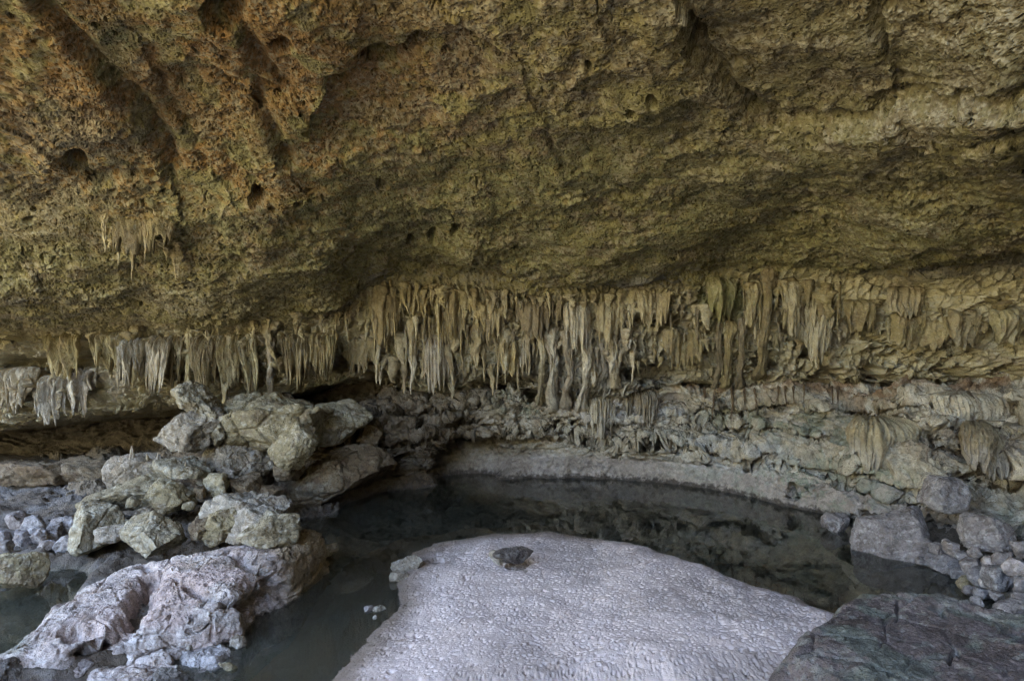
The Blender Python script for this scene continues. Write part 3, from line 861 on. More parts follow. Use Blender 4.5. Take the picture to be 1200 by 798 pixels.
def outline_rock(name, label, pts, topf, seed, pal, nr=150, nphi=420, bottom=-.5, edge=.8, rough=1.0, cat="rock", extra=None, tintf=None, flare=.0):
    """a broad rock: its outline in plan, the height of its top, steep broken sides"""
    pts = np.array(pts); c = pts.mean(0)
    ang = np.linspace(0, 2 * math.pi, nphi, endpoint=False)
    R = np.zeros(nphi)
    n = len(pts)
    for k, a in enumerate(ang):
        dx, dy = math.cos(a), math.sin(a); best = 0
        for i in range(n):
            p, q = pts[i] - c, pts[(i + 1) % n] - c
            e = q - p; den = dx * e[1] - dy * e[0]
            if abs(den) < 1e-9: continue
            t = (p[0] * e[1] - p[1] * e[0]) / den; u = (p[0] * dy - p[1] * dx) / den
            if t > 0 and -1e-6 <= u <= 1 + 1e-6: best = max(best, t)
        R[k] = best
    ker = np.array([1, 2, 3, 2, 1]) / 9.
    R = sum(np.roll(R, s_) * kk for s_, kk in zip((-4, -2, 0, 2, 4), ker))
    v = np.concatenate([np.linspace(0.004, .72, int(nr * .7), endpoint=False), np.linspace(.72, 1, nr - int(nr * .7))])
    rho = np.where(v < .72, v / .72 * .94, .94 + .06 * np.sin(np.clip((v - .72) / .28, 0, 1) * math.pi / 2))
    rho = np.where(v > .86, 1 + flare * (v - .86) / .14, rho)
    drop = np.where(v < .6, 0, (np.maximum(v - .6, 0) / .4) ** 1.6)
    X = c[0] + np.cos(ang)[None] * R[None] * rho[:, None]; Y = c[1] + np.sin(ang)[None] * R[None] * rho[:, None]
    T = topf(X, Y)
    Z = T + (bottom - T) * drop[:, None]
    Gd = np.stack([X, Y, Z], -1)
    Fq = grid_faces(len(v), nphi, True)
    V = Gd.reshape(-1, 3)
    Nn = tri_normals(V, Fq[:, :3]); 
    if Nn[: nphi * 5, 2].mean() < 0: Nn = -Nn
    Pq = V.astype(F32)
    d = fbm(Pq * S(.9), 3, seed) * .06 + fbm(Pq * S(2.6, 2.6, 3.5), 3, seed + 3) * .016
    qr = np.stack([Pq[:, 0] * .8 - Pq[:, 1] * .5, (Pq[:, 0] * .5 + Pq[:, 1] * .8) * .3, Pq[:, 2]], -1) * F32(2.4) + fbm(Pq * S(1.3), 3, seed + 4)[:, None] * F32(.5)
    d -= sstep(1.2, 1.42, ridged(qr, 2, seed + 5)) * .10
    st = fbm(Pq * S(1.1, .7, 1.5) + fbm(Pq * S(1.2), 3, seed + 8)[:, None] * F32(.3), 3, seed + 6) * 3
    d += (np.floor(st) + sstep(.3, .7, st - np.floor(st))) * .012
    f1, f2 = worley(Pq * S(1.7, 1.7, 2.2), seed + 9)
    d -= (1 - sstep(0, .07, f2 - f1)) * .03
    if extra is not None: d += extra(V)
    V = V + Nn * (d * rough)[:, None]
    Nn = tri_normals(V, Fq[:, :3])
    if Nn[: nphi * 5, 2].mean() < 0: Nn = -Nn
    Pq = V.astype(F32)
    d = fbm(Pq * S(6), 4, seed + 12, .6) * .022 + (ridged(Pq * S(13), 3, seed + 14) - .9) * .008 + fbm(Pq * S(30), 3, seed + 15) * .007
    f1, f2 = worley(Pq * S(4.2), seed + 16)
    d -= (1 - sstep(.08, .25, f1)) * .06 * sstep(-.1, .2, fbm(Pq * S(.9), 2, seed + 17))
    f1, f2 = worley(Pq * S(9), seed + 18)
    d -= (1 - sstep(.08, .26, f1)) * .03 * sstep(-.15, .2, fbm(Pq * S(1.1), 2, seed + 19))
    V = V + Nn * (d * rough)[:, None]
    c_, *_ = tint_base((V * 1.1).astype(F32), seed + 800, PAL[pal])
    if tintf is not None: c_ = tintf(V, c_)
    V = np.vstack([V, [[c[0], c[1], V[:nphi, 2].mean()]]]); c_ = np.vstack([c_, c_[:1]])
    cen = len(V) - 1
    j = np.arange(nphi)
    capq = np.stack([j, (j + 1) % nphi, np.full(nphi, cen), np.full(nphi, cen)], -1)
    # the fan at the middle is written as triangles through a second mesh pass
    tri = np.concatenate([Fq[:, [0, 1, 2]], Fq[:, [0, 2, 3]], capq[:, :3]])
    base = np.array([c[0], c[1], 0.0])
    me = mesh_from(name, V - base, tri, True, c_)
    o = link(name, me, MAT_NEAR if pal == 'mossy' else MAT_ROCK, None, tuple(base))
    return tag(o, label, cat)


def pt(px, py, z):
    q = at(px, py, depth_on(py, z)); return (q[0], q[1])

# the big pink-grey slab on the left shore
SLAB = [pt(-40, 800, .1), pt(60, 797, .1), pt(105, 778, .1), pt(150, 772, .05), pt(250, 760, 0), pt(285, 750, 0), pt(300, 725, 0), pt(352, 700, 0), pt(392, 664, 0),
        pt(365, 640, .5), pt(330, 612, .9), pt(235, 622, .95), pt(150, 628, .9), pt(105, 655, .7), pt(55, 690, .5), pt(15, 735, .35)]
def slab_top(X, Y):
    z = .42 + .16 * (Y - 8.5) * .55 + .09 * (X + 5)
    return np.clip(z, .25, 1.0)
def slab_cut(V):
    px, py = to_px(V)
    j = fbm((V * 2.2).astype(F32), 3, 71) * 14
    d = np.zeros(len(V))
    for pts, w, dep in (([(178, 678), (165, 700), (155, 722), (128, 745), (108, 765)], 9, .62), ([(160, 708), (150, 735), (140, 748)], 9, .5), ([(80, 742), (108, 736)], 7, .26),
                        ([(70, 655), (120, 640), (160, 628)], 5, .12), ([(215, 685), (235, 695), (262, 702), (290, 712)], 5, .16), ([(275, 715), (300, 700), (330, 690)], 6, .16), ([(280, 655), (310, 670), (318, 685)], 6, .18), ([(60, 700), (90, 702)], 5, .15)):
        dd, _ = polyd(px + j, py + j * .6, pts); d -= np.exp(-(dd / w) ** 2) * dep
    return d
def slab_tint(V, c):
    px, py = to_px(V)
    n = fbm((V * 1.3).astype(F32), 4, 72)
    k = blob(px, py, 215, 720, 90, 45, 1.4) + blob(px, py, 270, 660, 90, 30, 1.5) * .6 + blob(px, py, 90, 740, 60, 35, 1.5) * .5
    c = mixc(c, (.43, .33, .295), k.clip(0, 1) * sstep(-.3, .15, n) * .7)
    c = mixc(c, (.24, .18, .09), sstep(300, 370, px + 40 * n) * .85)
    c = mixc(c, (.30, .33, .24), blob(px, py, 5, 750, 25, 15, 1.4) * .6)
    return c
outline_rock("rock_slab", "huge pinkish grey rock slab sloping into the stream on the left shore", SLAB, slab_top, 41, 'pink', 230, 640, -.5, extra=slab_cut, tintf=slab_tint, cat="rock slab")

# the dark block at the viewer's feet on the right
FB = [pt(985, 697, 1.62), pt(1090, 698, 1.66), pt(1150, 706, 1.7), pt(1215, 722, 1.7), (5.6, 5.6), (5.4, 4.2), (3.6, 3.7), (2.2, 4.0), pt(872, 800, 1.5), pt(905, 762, 1.5), pt(955, 722, 1.55)]
outline_rock("boulder", "broad dark mossy boulder filling the near corner beside the sand", FB, lambda X, Y: 1.70 + .03 * (X - 3) + .01 * (Y - 5), 57, 'mossy', 220, 620, -.4, rough=.8, cat="boulder",
             tintf=lambda V, c: mixc(c, (.105, .115, .092), sstep(.28, .55, fbm((V * 1.7).astype(F32), 4, 58) + .25 * np.exp(-((V[:, 0] - 2.6) / .5) ** 2)) * .75))
# ------------------------------------------------------------------ the pile on the left
R_ = rock
R_("flat-topped greenish boulder at the left end of the rock pile", 84, 152, 588, 642, 'green', .35, sub=6, deep=1.2, cat="boulder")
R_("long pale boulder leaning up the middle of the rock pile", 120, 235, 566, 612, 'green', .7, sub=6, deep=1.0, cat="boulder", y=13.4)
R_("small pale stone wedged under the greenish boulder", 112, 148, 612, 634, 'pale', .55, cat="stone")
R_("pointed cream boulder at the front of the pile", 150, 216, 598, 648, 'green', .55, sub=6, deep=1.1, tilt=(.1, -.35), cat="boulder")
R_("mottled boulder behind the pointed cream one", 168, 226, 580, 622, 'ochre', .75, sub=5, cat="boulder", y=13.2)
R_("small brown stone between the cream and the white-edged boulder", 218, 247, 604, 630, 'brown', .7, cat="stone")
R_("white-edged brown boulder in the middle of the pile", 240, 286, 590, 630, 'ochre', .7, sub=6, tilt=(0, .5), cat="boulder")
R_("rounded pale boulder with white patches at the right end of the pile", 284, 352, 600, 642, 'green', .75, sub=6, deep=1.0, tilt=(0, .1), cat="boulder")
R_("grey broken rock on the slab below the rounded pale boulder", 250, 345, 616, 668, 'pale', .72, sub=6, deep=1.1, rough=1.5, cat="rock", y=11.7)
R_("pale green crest block topped with little stalagmites", 184, 248, 544, 580, 'green', 1.0, sub=6, deep=1.0, cat="boulder", y=14.2)
R_("upright grey block below the stalagmites on the far left of the pile", 134, 186, 536, 584, 'pale', .85, sub=6, deep=1.0, cat="boulder", y=14.6)
R_("brown stone under the pale green crest block", 200, 242, 574, 600, 'brown', .9, cat="stone", y=13.9)
R_("small ochre stone right of the crest block", 238, 268, 576, 604, 'ochre', .9, cat="stone", y=13.9)
R_("low brown boulder behind the white-edged boulder", 262, 318, 582, 612, 'brown', .75, cat="boulder", y=14.2)
R_("grey stone on the brown bank above the stream", 300, 332, 590, 608, 'brown', .7, cat="stone", y=14.3)
R_("pale lump standing on the brown bank under the tilted block", 318, 352, 560, 588, 'brown', .9, cat="rock", y=15.4)
R_("rough grey outcrop under the tilted block, above the dark hollow", 245, 310, 516, 566, 'pale', 1.0, sub=6, rough=1.6, cat="rock", y=15.3)
R_("ridged brown hump on the bank left of the pool", 345, 420, 556, 600, 'brown', .5, sub=6, deep=.8, cat="rock", y=16.2)
R_("small white-topped stone standing in the stream off the slab's tip", 368, 394, 636, 654, 'ochre', 0, cat="stone")
R_("olive boulder on the wet ground left of the slab", -12, 44, 640, 688, 'ochre', .2, sub=6, cat="boulder")
k = 0
for x0, x1, t_, b_ in ((10, 34, 598, 622), (24, 54, 600, 630), (14, 36, 618, 642), (38, 60, 618, 640), (52, 74, 612, 634), (62, 90, 600, 628), (44, 62, 632, 648), (66, 86, 626, 646), (0, 16, 630, 650), (80, 98, 630, 646), (-14, 8, 616, 642)):
    R_("blue-grey stone in the small heap on the left, beyond the slab", x0, x1, t_, b_, 'slate' if k % 3 else 'grey', .2, sub=4, cat="stone", name="stone", group="blue-grey stones heaped beyond the slab"); k += 1
for x0, x1, t_, b_ in ((60, 130, 560, 590), (-10, 50, 548, 580), (20, 90, 530, 560)):
    R_("dim brown mound on the alcove floor at the far left", x0, x1, t_, b_, 'brown', .4, sub=5, cat="rock", y=17.2, group="brown mounds on the alcove floor")
R_("wide brown ledge of rock between the rock pile and the pool", 286, 440, 540, 606, 'brown', .1, sub=7, deep=.6, cat="rock ledge", name="rock_ledge", y=16.6, rot=.1, tilt=(.05, .12), planes=10)
R_("layered brown rock under the crusted spine and behind the pile", 228, 330, 540, 596, 'brown', .5, sub=6, deep=.8, cat="rock", y=15.9, rot=0, planes=9)
for x0, x1, t_, b_, z_, y_ in ((146, 162, 590, 604, .9, 12.9), (226, 242, 588, 602, .9, 13.6), (258, 276, 600, 612, .85, 13.3), (212, 226, 600, 612, .8, 13), (270, 290, 606, 618, .8, 12.8), (232, 250, 622, 634, .7, 12.4), (160, 176, 610, 622, .7, 13), (118, 134, 600, 612, .8, 13.2),
                               (250, 266, 570, 582, 1.0, 14.4), (280, 298, 576, 590, .9, 14.6), (176, 192, 574, 588, 1.0, 14.2), (306, 322, 606, 618, .8, 13), (338, 352, 618, 630, .5, 12.6), (140, 152, 640, 650, .6, 11.9), (224, 238, 634, 644, .75, 12)):
    R_("small broken rock filling the gaps of the pile on the left", x0, x1, t_, b_, ('green', 'brown', 'pale', 'ochre')[_rs % 4], z_, sub=4, cat="stone", name="stone", group="broken rocks in the gaps of the pile", y=y_, planes=8)
# small stones in front of the slab
R_("smooth pinkish stone standing at the slab's foot", 142, 172, 758, 788, 'pink', -.1, tilt=(0, .3), cat="stone")
R_("reddish stone leaning beside the smooth pinkish stone", 166, 204, 760, 794, 'pink', -.1, cat="stone")
R_("small pale pebble left of the smooth pinkish stone", 126, 144, 768, 782, 'pale', 0, sub=4, cat="pebble")
R_("blue-grey wet rock at the stream's edge below the slab", 204, 262, 758, 790, 'slate', -.1, sub=6, deep=.8, cat="rock")
R_("pale blue flat stone half in the water below the wet rock", 208, 250, 782, 800, 'slate', -.1, cat="stone")
R_("little pale stone under the pink face of the slab", 163, 180, 748, 762, 'pale', 0, sub=4, cat="pebble")
R_("small rusty stone above the blue-grey wet rock", 196, 216, 757, 772, 'pink', 0, sub=4, cat="pebble")
R_("white chip of rock between the rusty stone and the slab", 214, 228, 750, 764, 'pale', 0, sub=4, cat="pebble")
R_("pale stone standing alone in the stream at the slab's corner", 268, 286, 744, 762, 'pale', -.03, sub=4, cat="stone")
R_("tan stick-like stone lying in the stream", 258, 280, 776, 788, 'ochre', -.03, sub=4, deep=.4, tilt=(0, -.5), cat="pebble")
R_("long flat rock along the bottom of the slab", 90, 190, 776, 812, 'pink', -.1, sub=6, deep=.7, cat="rock")
R_("dark brown rock beside the long flat rock", 186, 214, 778, 812, 'dark', -.1, cat="rock")
R_("dark rock in the near left corner", -20, 38, 768, 815, 'dark', .0, sub=6, cat="rock")
R_("grey rock between the dark corner rock and the long flat rock", 40, 100, 778, 812, 'grey', -.05, sub=5, cat="rock")
# ------------------------------------------------------------------ stones at the sand's edge
R_("tiny grey stone in the water by the sand's left edge", 427, 437, 708, 718, 'grey', -.03, sub=4, cat="pebble", rough=.6)
R_("small white stone in the shallows beside the sand's left edge", 436, 452, 707, 718, 'pale', -.03, sub=4, cat="pebble", rough=.6)
R_("tiny chip of white rock nearest the sand in the left shallows", 437, 443, 719, 726, 'pale', -.02, sub=4, cat="pebble", rough=.6)
R_("ridged pale clump of crusted sand on the bank's left corner", 463, 500, 648, 674, 'pale', -.02, sub=5, deep=.8, rough=.7, cat="sand clump", name="sand_clump")
R_("small pale clump of sand below the ridged one", 456, 476, 668, 684, 'pale', -.03, sub=4, rough=.7, cat="sand clump", name="sand_clump")
R_("low dark stone standing in for a dark hollow on the sand bank", 582, 622, 638, 660, 'dark', .33, sub=5, deep=.6, cat="stone", name="stone")  # dark stone put in where the sand has a shaded hollow
R_("small pale stump of driftwood beside the dark stone on the sand", 577, 588, 640, 660, 'pale', .3, sub=4, deep=.8, rough=.5, cat="driftwood", name="driftwood", tilt=(0, .7))
# ------------------------------------------------------------------ the right shore
R_("large pale angular boulder at the water on the right shore", 992, 1086, 596, 656, 'grey', -.05, sub=6, deep=.7, rot=-.35, tilt=(.1, .25), cat="boulder", planes=10)
R_("square grey rock left of the large pale angular boulder", 965, 992, 597, 626, 'grey', -.05, sub=5, deep=.9, cat="rock", planes=8)
R_("blue-grey boulder at the waterline on the right shore", 1088, 1128, 646, 674, 'slate', -.05, sub=5, cat="boulder", planes=9)
R_("small tan stone at the water between two grey boulders", 1066, 1092, 640, 660, 'pink', -.05, sub=4, cat="stone")
R_("pale fractured boulder above the shore rubble on the right", 1122, 1175, 622, 668, 'grey', .5, sub=6, cat="boulder", planes=10, y=11.7)
R_("wide grey rock under the flowstone ledge on the right", 1080, 1125, 596, 640, 'grey', .9, sub=5, cat="rock", y=12.6, planes=9)
R_("orange-edged stone on the dark muddy shore", 1120, 1140, 672, 692, 'ochre', -.03, sub=4, cat="stone")
R_("upright blue-grey stone in the rubble by the mossy boulder", 1155, 1184, 660, 692, 'slate', .2, sub=5, cat="stone", planes=8)
R_("pale lilac stone touching the mossy boulder's far edge", 1172, 1200, 682, 708, 'grey', .3, sub=5, cat="stone", y=9.2)
k = 0
for x0, x1, t_, b_, z_ in ((1130, 1150, 652, 672, .2), (1140, 1166, 662, 686, .1), (1166, 1186, 644, 662, .5), (1180, 1204, 650, 676, .5), (1186, 1212, 628, 654, .8), (1172, 1192, 668, 684, .3), (1190, 1214, 672, 694, .4),
                           (1104, 1124, 632, 650, .3), (1128, 1144, 684, 698, 0), (1144, 1160, 688, 702, 0), (1090, 1106, 634, 648, .3), (1196, 1216, 660, 674, .5), (1160, 1176, 690, 704, .1),
                           (1112, 1130, 664, 678, .05), (1136, 1150, 640, 652, .4), (1150, 1168, 650, 664, .35), (1172, 1190, 656, 670, .4), (1120, 1136, 644, 658, .25), (1186, 1202, 694, 708, .3), (1150, 1162, 676, 688, .15), (1076, 1090, 652, 664, 0), (1200, 1216, 640, 654, .6), (1140, 1152, 698, 710, 0)):
    R_("small grey stone in the rubble on the right shore", x0, x1, t_, b_, ('grey', 'slate', 'grey', 'pink')[k % 4], z_, sub=4, cat="stone", name="stone", group="rubble stones on the right shore", planes=9); k += 1

# ------------------------------------------------------------------ dripstone
def drip_mat(name):
    m = rock_mat(name, 1.0, .02, .7, .28, .35, fine=30)
    t = m.node_tree; b = t.nodes["Principled BSDF"]
    src = b.inputs["Base Color"].links[0].from_socket
    oi = t.nodes.new("ShaderNodeObjectInfo")
    r = t.nodes.new("ShaderNodeValToRGB"); e = r.color_ramp.elements
    e[0].color = (.60, .54, .48, 1); e[1].color = (1.15, 1.13, 1.08, 1)
    e.new(.5).color = (1.0, .92, .76, 1)
    t.links.new(oi.outputs["Random"], r.inputs[0])
    mx = t.nodes.new("ShaderNodeMix"); mx.data_type = 'RGBA'; mx.blend_type = 'MULTIPLY'; mx.inputs[0].default_value = 1
    t.links.new(src, mx.inputs[6]); t.links.new(r.outputs[0], mx.inputs[7]); t.links.new(mx.outputs[2], b.inputs["Base Color"])
    return m
MAT_DRIP = drip_mat("dripstone")
DP = {'amber': [(.37, .315, .185), (.43, .375, .24), (.285, .235, .14), (.52, .48, .36)],
      'tan': [(.36, .32, .225), (.42, .38, .28), (.285, .24, .165), (.51, .48, .39)],
      'pale': [(.48, .45, .39), (.54, .52, .46), (.40, .35, .28), (.60, .58, .54)],
      'olive': [(.31, .27, .155), (.36, .315, .20), (.25, .205, .13), (.44, .41, .31)],
      'blue': [(.36, .325, .26), (.43, .405, .36), (.29, .25, .18), (.52, .51, .49)],
      'green': [(.24, .235, .12), (.28, .265, .15), (.20, .18, .10), (.36, .34, .24)],
      'root': [(.12, .085, .055), (.15, .11, .07), (.09, .065, .045), (.20, .16, .12)]}


def drip_mesh(name, seed, L=1.0, r0=.08, nr=44, ns=20, pal='tan', tail=.0, both=False, bend=.0, flut=.16, knob=.26, flare=.45, embed=.18, power=.62, lean=0.0):
    """a hanging cone: fluted, knobbly, flared where it leaves the rock; its origin is where it hangs from"""
    r = np.random.default_rng(seed)
    h = np.linspace(0, 1, nr); ph = np.linspace(0, 2 * math.pi, ns, endpoint=False)
    prof = (1 - h) ** power * (1 - .35 * h) if not both else .95 - .3 * np.sin(h * math.pi) ** .6
    prof = np.maximum(prof, .0) + flare * np.exp(-h / .12) * .6
    if both: prof += flare * .8 * np.exp(-(1 - h) / .14)
    prof = prof * (.12 + .88 * np.sqrt(1 - (1 - np.clip(h / .13, 0, 1)) ** 2))
    if both: prof = prof * np.sqrt(np.clip(1 - (1 - np.clip((1 - h) / .05, 0, 1)) ** 2, .01, 1))
    H, PH = np.meshgrid(h, ph, indexing='ij')
    sc = L / max(r0, 1e-3)
    q = np.stack([np.cos(PH) * 1.3, np.sin(PH) * 1.3, H * sc * .12], -1).astype(F32) + F32(seed % 97 * 3.1)
    rad = r0 * prof[:, None] * (1 + flut * 2.2 * fbm(q * S(1.5, 1.5, .6), 3, seed) + knob * 1.7 * fbm(q * S(.5, .5, 3.2), 3, seed + 4) + .32 * fbm(q * S(1.6, 1.6, 6), 3, seed + 6))
    if not both: rad[-1] *= .02
    wob = np.stack([fbm(np.stack([h * 1.6, h * 0 + seed % 31, h * 0], -1).astype(F32), 3, seed + k) for k in (1, 2)], -1) * L * .06
    wob -= wob[0]
    X = np.cos(PH) * rad + wob[:, :1] + bend * L * (h ** 1.7)[:, None]; Y = np.sin(PH) * rad + wob[:, 1:] + lean * (h ** 2.2)[:, None]
    Z = -H * (L + embed) + embed
    V = np.stack([X, Y, Z], -1)
    c, *_ = tint_base((V * 2.2).astype(F32) + F32(seed % 53), 1300 + seed % 40, DP[pal])
    return mesh_from(name, V, grid_faces(nr, ns, True), True, c)


def drape_mesh(name, seed, w, th, L, pal, nf=5, nr=46, ns=110, ragged=.45, bulge=0.0, embed=.2, sway=.0, flute=.28, fringe_tint=None):
    """a hanging curtain of flowstone: fluted sheet, fingers of uneven length along its lower edge"""
    r = np.random.default_rng(seed)
    ph = np.linspace(0, 2 * math.pi, ns, endpoint=False); h = np.linspace(0, 1, nr)
    H, PH = np.meshgrid(h, ph, indexing='ij')
    xs = np.cos(PH)
    u = xs * .5 + .5
    fing = (1 - np.abs(perlin(np.stack([u * nf, u * 0 + seed % 17 + .3, u * 0], -1).astype(F32), seed)) * 2.6).clip(0, 1)
    slow = fbm(np.stack([u * 1.6, u * 0 + seed % 13 + .7, u * 0], -1).astype(F32), 2, seed + 2)
    ln = L * (1 - ragged + ragged * fing * .8 + .5 * ragged * slow) * (1 - .35 * np.abs(xs) ** 3)
    ln = np.maximum(ln, L * .2)
    dome = np.sqrt(1 - (1 - np.clip(H / (.2 + .2 * (bulge > .3)), 0, 1)) ** 2)
    prof = (1 - H) ** .45 * (1 + bulge * np.sin(np.clip(H, 0, 1) * math.pi) * 1.2) * (.06 + .94 * dome)
    Yc = np.sign(np.sin(PH)) * np.abs(np.sin(PH)) ** .8 * th * .5 * prof
    flt = (ridged(np.stack([u * nf * 1.3, u * 0 + seed % 11, H * .5], -1).astype(F32), 2, seed + 5) - .7)
    Yc = Yc + flt * th * flute * np.sign(np.sin(PH)) * (1 - H) ** .3 * np.abs(np.sin(PH)) ** .5
    wav = fbm(np.stack([u * 2.5, H * .6, u * 0 + seed % 7], -1).astype(F32), 2, seed + 9) * th * .8
    X = xs * w * .5 * (1 - .12 * H) * (.45 + .55 * dome) + sway * L * np.sin(H * 2.6 + seed) * H + fbm(np.stack([u * 3, H * 2.5, u * 0], -1).astype(F32), 3, seed + 3) * .05 * w / max(nf, 1) * 3
    Z = -H * ln + embed * (1 - H)
    V = np.stack([X, Yc + wav + (.12 + .5 * th) * np.exp(-H / .09), Z], -1)
    V += (fbm((V * 7).astype(F32), 3, seed + 21) * .03)[..., None] * np.array((.3, -1, .2)) * min(1, th * 4)
    c, *_ = tint_base((V * 2.0).astype(F32) + F32(seed % 53), 1300 + seed % 40, DP[pal])
    if fringe_tint is not None:
        c = mixc(c, fringe_tint, sstep(.45, .95, H + .25 * fbm(np.stack([u * 9, H, u * 0], -1).astype(F32), 3, seed + 31)))
    return mesh_from(name, V, grid_faces(nr, ns, True), True, c)


def hang(name, me, px, py, label, cat, group=None, rot=0, scale=None, Z=None, push=0.0, r=1):
    y = surf(px, py, Z, r) + push
    p = at(px, py, y)
    o = link(name, me, MAT_DRIP, None, tuple(p))
    o.rotation_euler = (0, 0, rot)
    if scale is not None: o.scale = scale
    return tag(o, label, cat, group)


POOL = {}
def variants(pal, n=16):
    if pal not in POOL:
        POOL[pal] = [drip_mesh("stalactite", 700 + 31 * k + len(POOL) * 7, 1.0, .085 + .012 * (k % 3), pal=pal, bend=(k % 5 - 2) * .035, embed=.15, power=(.62, .4, .8, .5, 1.0, .3, .7)[k % 7], knob=(.26, .4, .2, .55, .3)[k % 5], flut=(.16, .3, .1)[k % 3]) for k in range(n)]
    return POOL[pal]


def fringe(x0, x1, t0, t1, l0, l1, w0, w1, n, pal, label, group, Z=ZC, curve=None, long_label=None, push=0.0):
    """n stalactites hung along a stretch of the overhang"""
    xs = x0 + (np.arange(n) + rng.uniform(.1, .9, n)) * (x1 - x0) / n
    ls = rng.uniform(0, 1, n) ** 2.2 * (l1 - l0) * 1.25 + l0 * .7
    big = int(np.argmax(ls))
    for k in range(n):
        ty = t0 + (t1 - t0 + (13 if curve else 0)) * rng.random() ** 1.3 + (np.interp(xs[k], KP, LIP) if curve else 0)
        y = surf(xs[k], ty, Z)
        L = ls[k] / FPX * y; wd = (w0 * .7 + (w1 * 1.5 - w0 * .7) * rng.random() ** 1.8) / FPX * y
        me = variants(pal)[rng.integers(0, 16)]
        lb = long_label if (k == big and long_label) else label
        s = wd / .17
        if k == big and long_label: L *= 1.15
        o = hang("stalactite", me, xs[k], ty, lb, "stalactite", group, 0, (s * rng.uniform(.75, 1.5), s, L), Z, push)
        o.rotation_euler = (rng.normal(0, .05), rng.normal(0, .05), rng.uniform(0, 6.28))


fringe(432, 500, 2, 12, 42, 85, 5, 9, 17, 'amber', "slender amber stalactite in the upper fringe left of the pool's middle", "amber stalactites of the upper fringe", curve=1, long_label="longest amber stalactite in the left half of the upper fringe")
fringe(500, 565, 4, 16, 35, 75, 5, 9, 18, 'amber', "amber stalactite in the upper fringe directly above the big pale fan", "amber stalactites above the pale fan", curve=1, long_label="longest amber stalactite above the big pale fan")
fringe(425, 570, 44, 62, 32, 62, 5, 9, 22, 'tan', "tan stalactite in the second tier under the amber fringe", "tan second tier stalactites", curve=1, long_label="longest tan stalactite in the second tier under the amber fringe")
fringe(440, 600, 72, 90, 22, 42, 5, 8, 18, 'tan', "short tan stalactite in the lowest tier above the dark recess", "lowest tier stalactites above the recess", curve=1)
fringe(565, 660, 2, 10, 18, 42, 4, 7, 20, 'tan', "short thin stalactite along the ceiling edge over the pool's middle", "thin stalactites over the pool's middle", curve=1)
fringe(560, 640, 34, 58, 26, 55, 5, 8, 18, 'tan', "tan stalactite between the pale fan and the cluster of columns", "stalactites between fan and columns", curve=1, long_label="longest tan stalactite between the pale fan and the columns")
fringe(655, 745, 2, 14, 18, 40, 4, 7, 18, 'tan', "short tan stalactite along the ceiling edge above the columns", "stalactites along the edge above the columns", curve=1)
fringe(640, 745, 34, 62, 26, 55, 5, 9, 20, 'pale', "pale grey stalactite hanging among the columns", "pale stalactites among the columns", curve=1, long_label="longest pale stalactite hanging among the columns")
fringe(745, 860, 4, 22, 16, 38, 4, 7, 18, 'tan', "small tan stalactite above the black hole in the wall", "stalactites above the black hole", curve=1)
fringe(745, 850, 64, 82, 12, 26, 5, 8, 12, 'olive', "stubby olive stalactite on the lip of the black hole", "stubs on the lip of the black hole", curve=1)
fringe(860, 985, 4, 20, 26, 60, 5, 10, 22, 'olive', "olive tan stalactite in the thicket around the slanting column", "stalactites around the slanting column", curve=1, long_label="longest olive stalactite in the thicket around the slanting column")
fringe(860, 985, 44, 64, 22, 44, 5, 9, 14, 'tan', "stalactite low in the thicket, right of the triple column", "low thicket stalactites", curve=1)
fringe(990, 1205, 26, 50, 16, 40, 5, 10, 24, 'olive', "blunt stalactite in the row along the right-hand ledge", "stalactites along the right ledge", curve=1, long_label="longest stalactite in the row along the right-hand ledge")
fringe(110, 385, -2, 12, 26, 66, 5, 10, 24, 'olive', "olive stalactite in the curtain row on the left", "olive stalactites of the left curtain row", curve=1, long_label="longest olive stalactite in the curtain row on the left")
fringe(0, 112, 40, 56, 30, 52, 6, 10, 10, 'blue', "blue-white stalactite under the overhang at the far left", "blue-white stalactites at the far left", curve=1, long_label="longest blue-white stalactite at the far left")
fringe(380, 432, 6, 30, 18, 36, 5, 8, 10, 'olive', "short olive stalactite between the left curtain row and the amber fringe", "stalactites between curtain row and fringe", curve=1)

# the single ones
def single(px, t, b, w, pal, label, seed, cat="stalactite", both=False, bend=0, Z=ZC, push=0, flut=.28, knob=.4, flare=.5, name=None, r=1):
    y = surf(px, t, Z, r) + push
    L = (b - t) / FPX * y
    lean = 0.0
    if both:
        yb = min(surf(px + bend * (b - t), b + 4, ZB, 2), y + 2.4)
        L = at(px, t, y)[2] - at(px, b + 6, yb)[2]; lean = yb - y
        bend = (at(px + bend * (b - t), b, yb)[0] - at(px, t, y)[0]) / L
    me = drip_mesh(name or cat, seed, L, w / FPX * y * (.42 if both else .55), 64, 30, pal, both=both, bend=bend, flut=flut, knob=knob, flare=flare, lean=lean)
    return hang(name or cat, me, px, t, label, cat, None, 0, None, Z, push, r)
single(484, 405, 463, 9, 'pale', "long pale stalactite hanging left of the big pale fan", 901)
single(446, 425, 452, 8, 'pale', "pale stub stalactite at the left of the dark recess", 902)
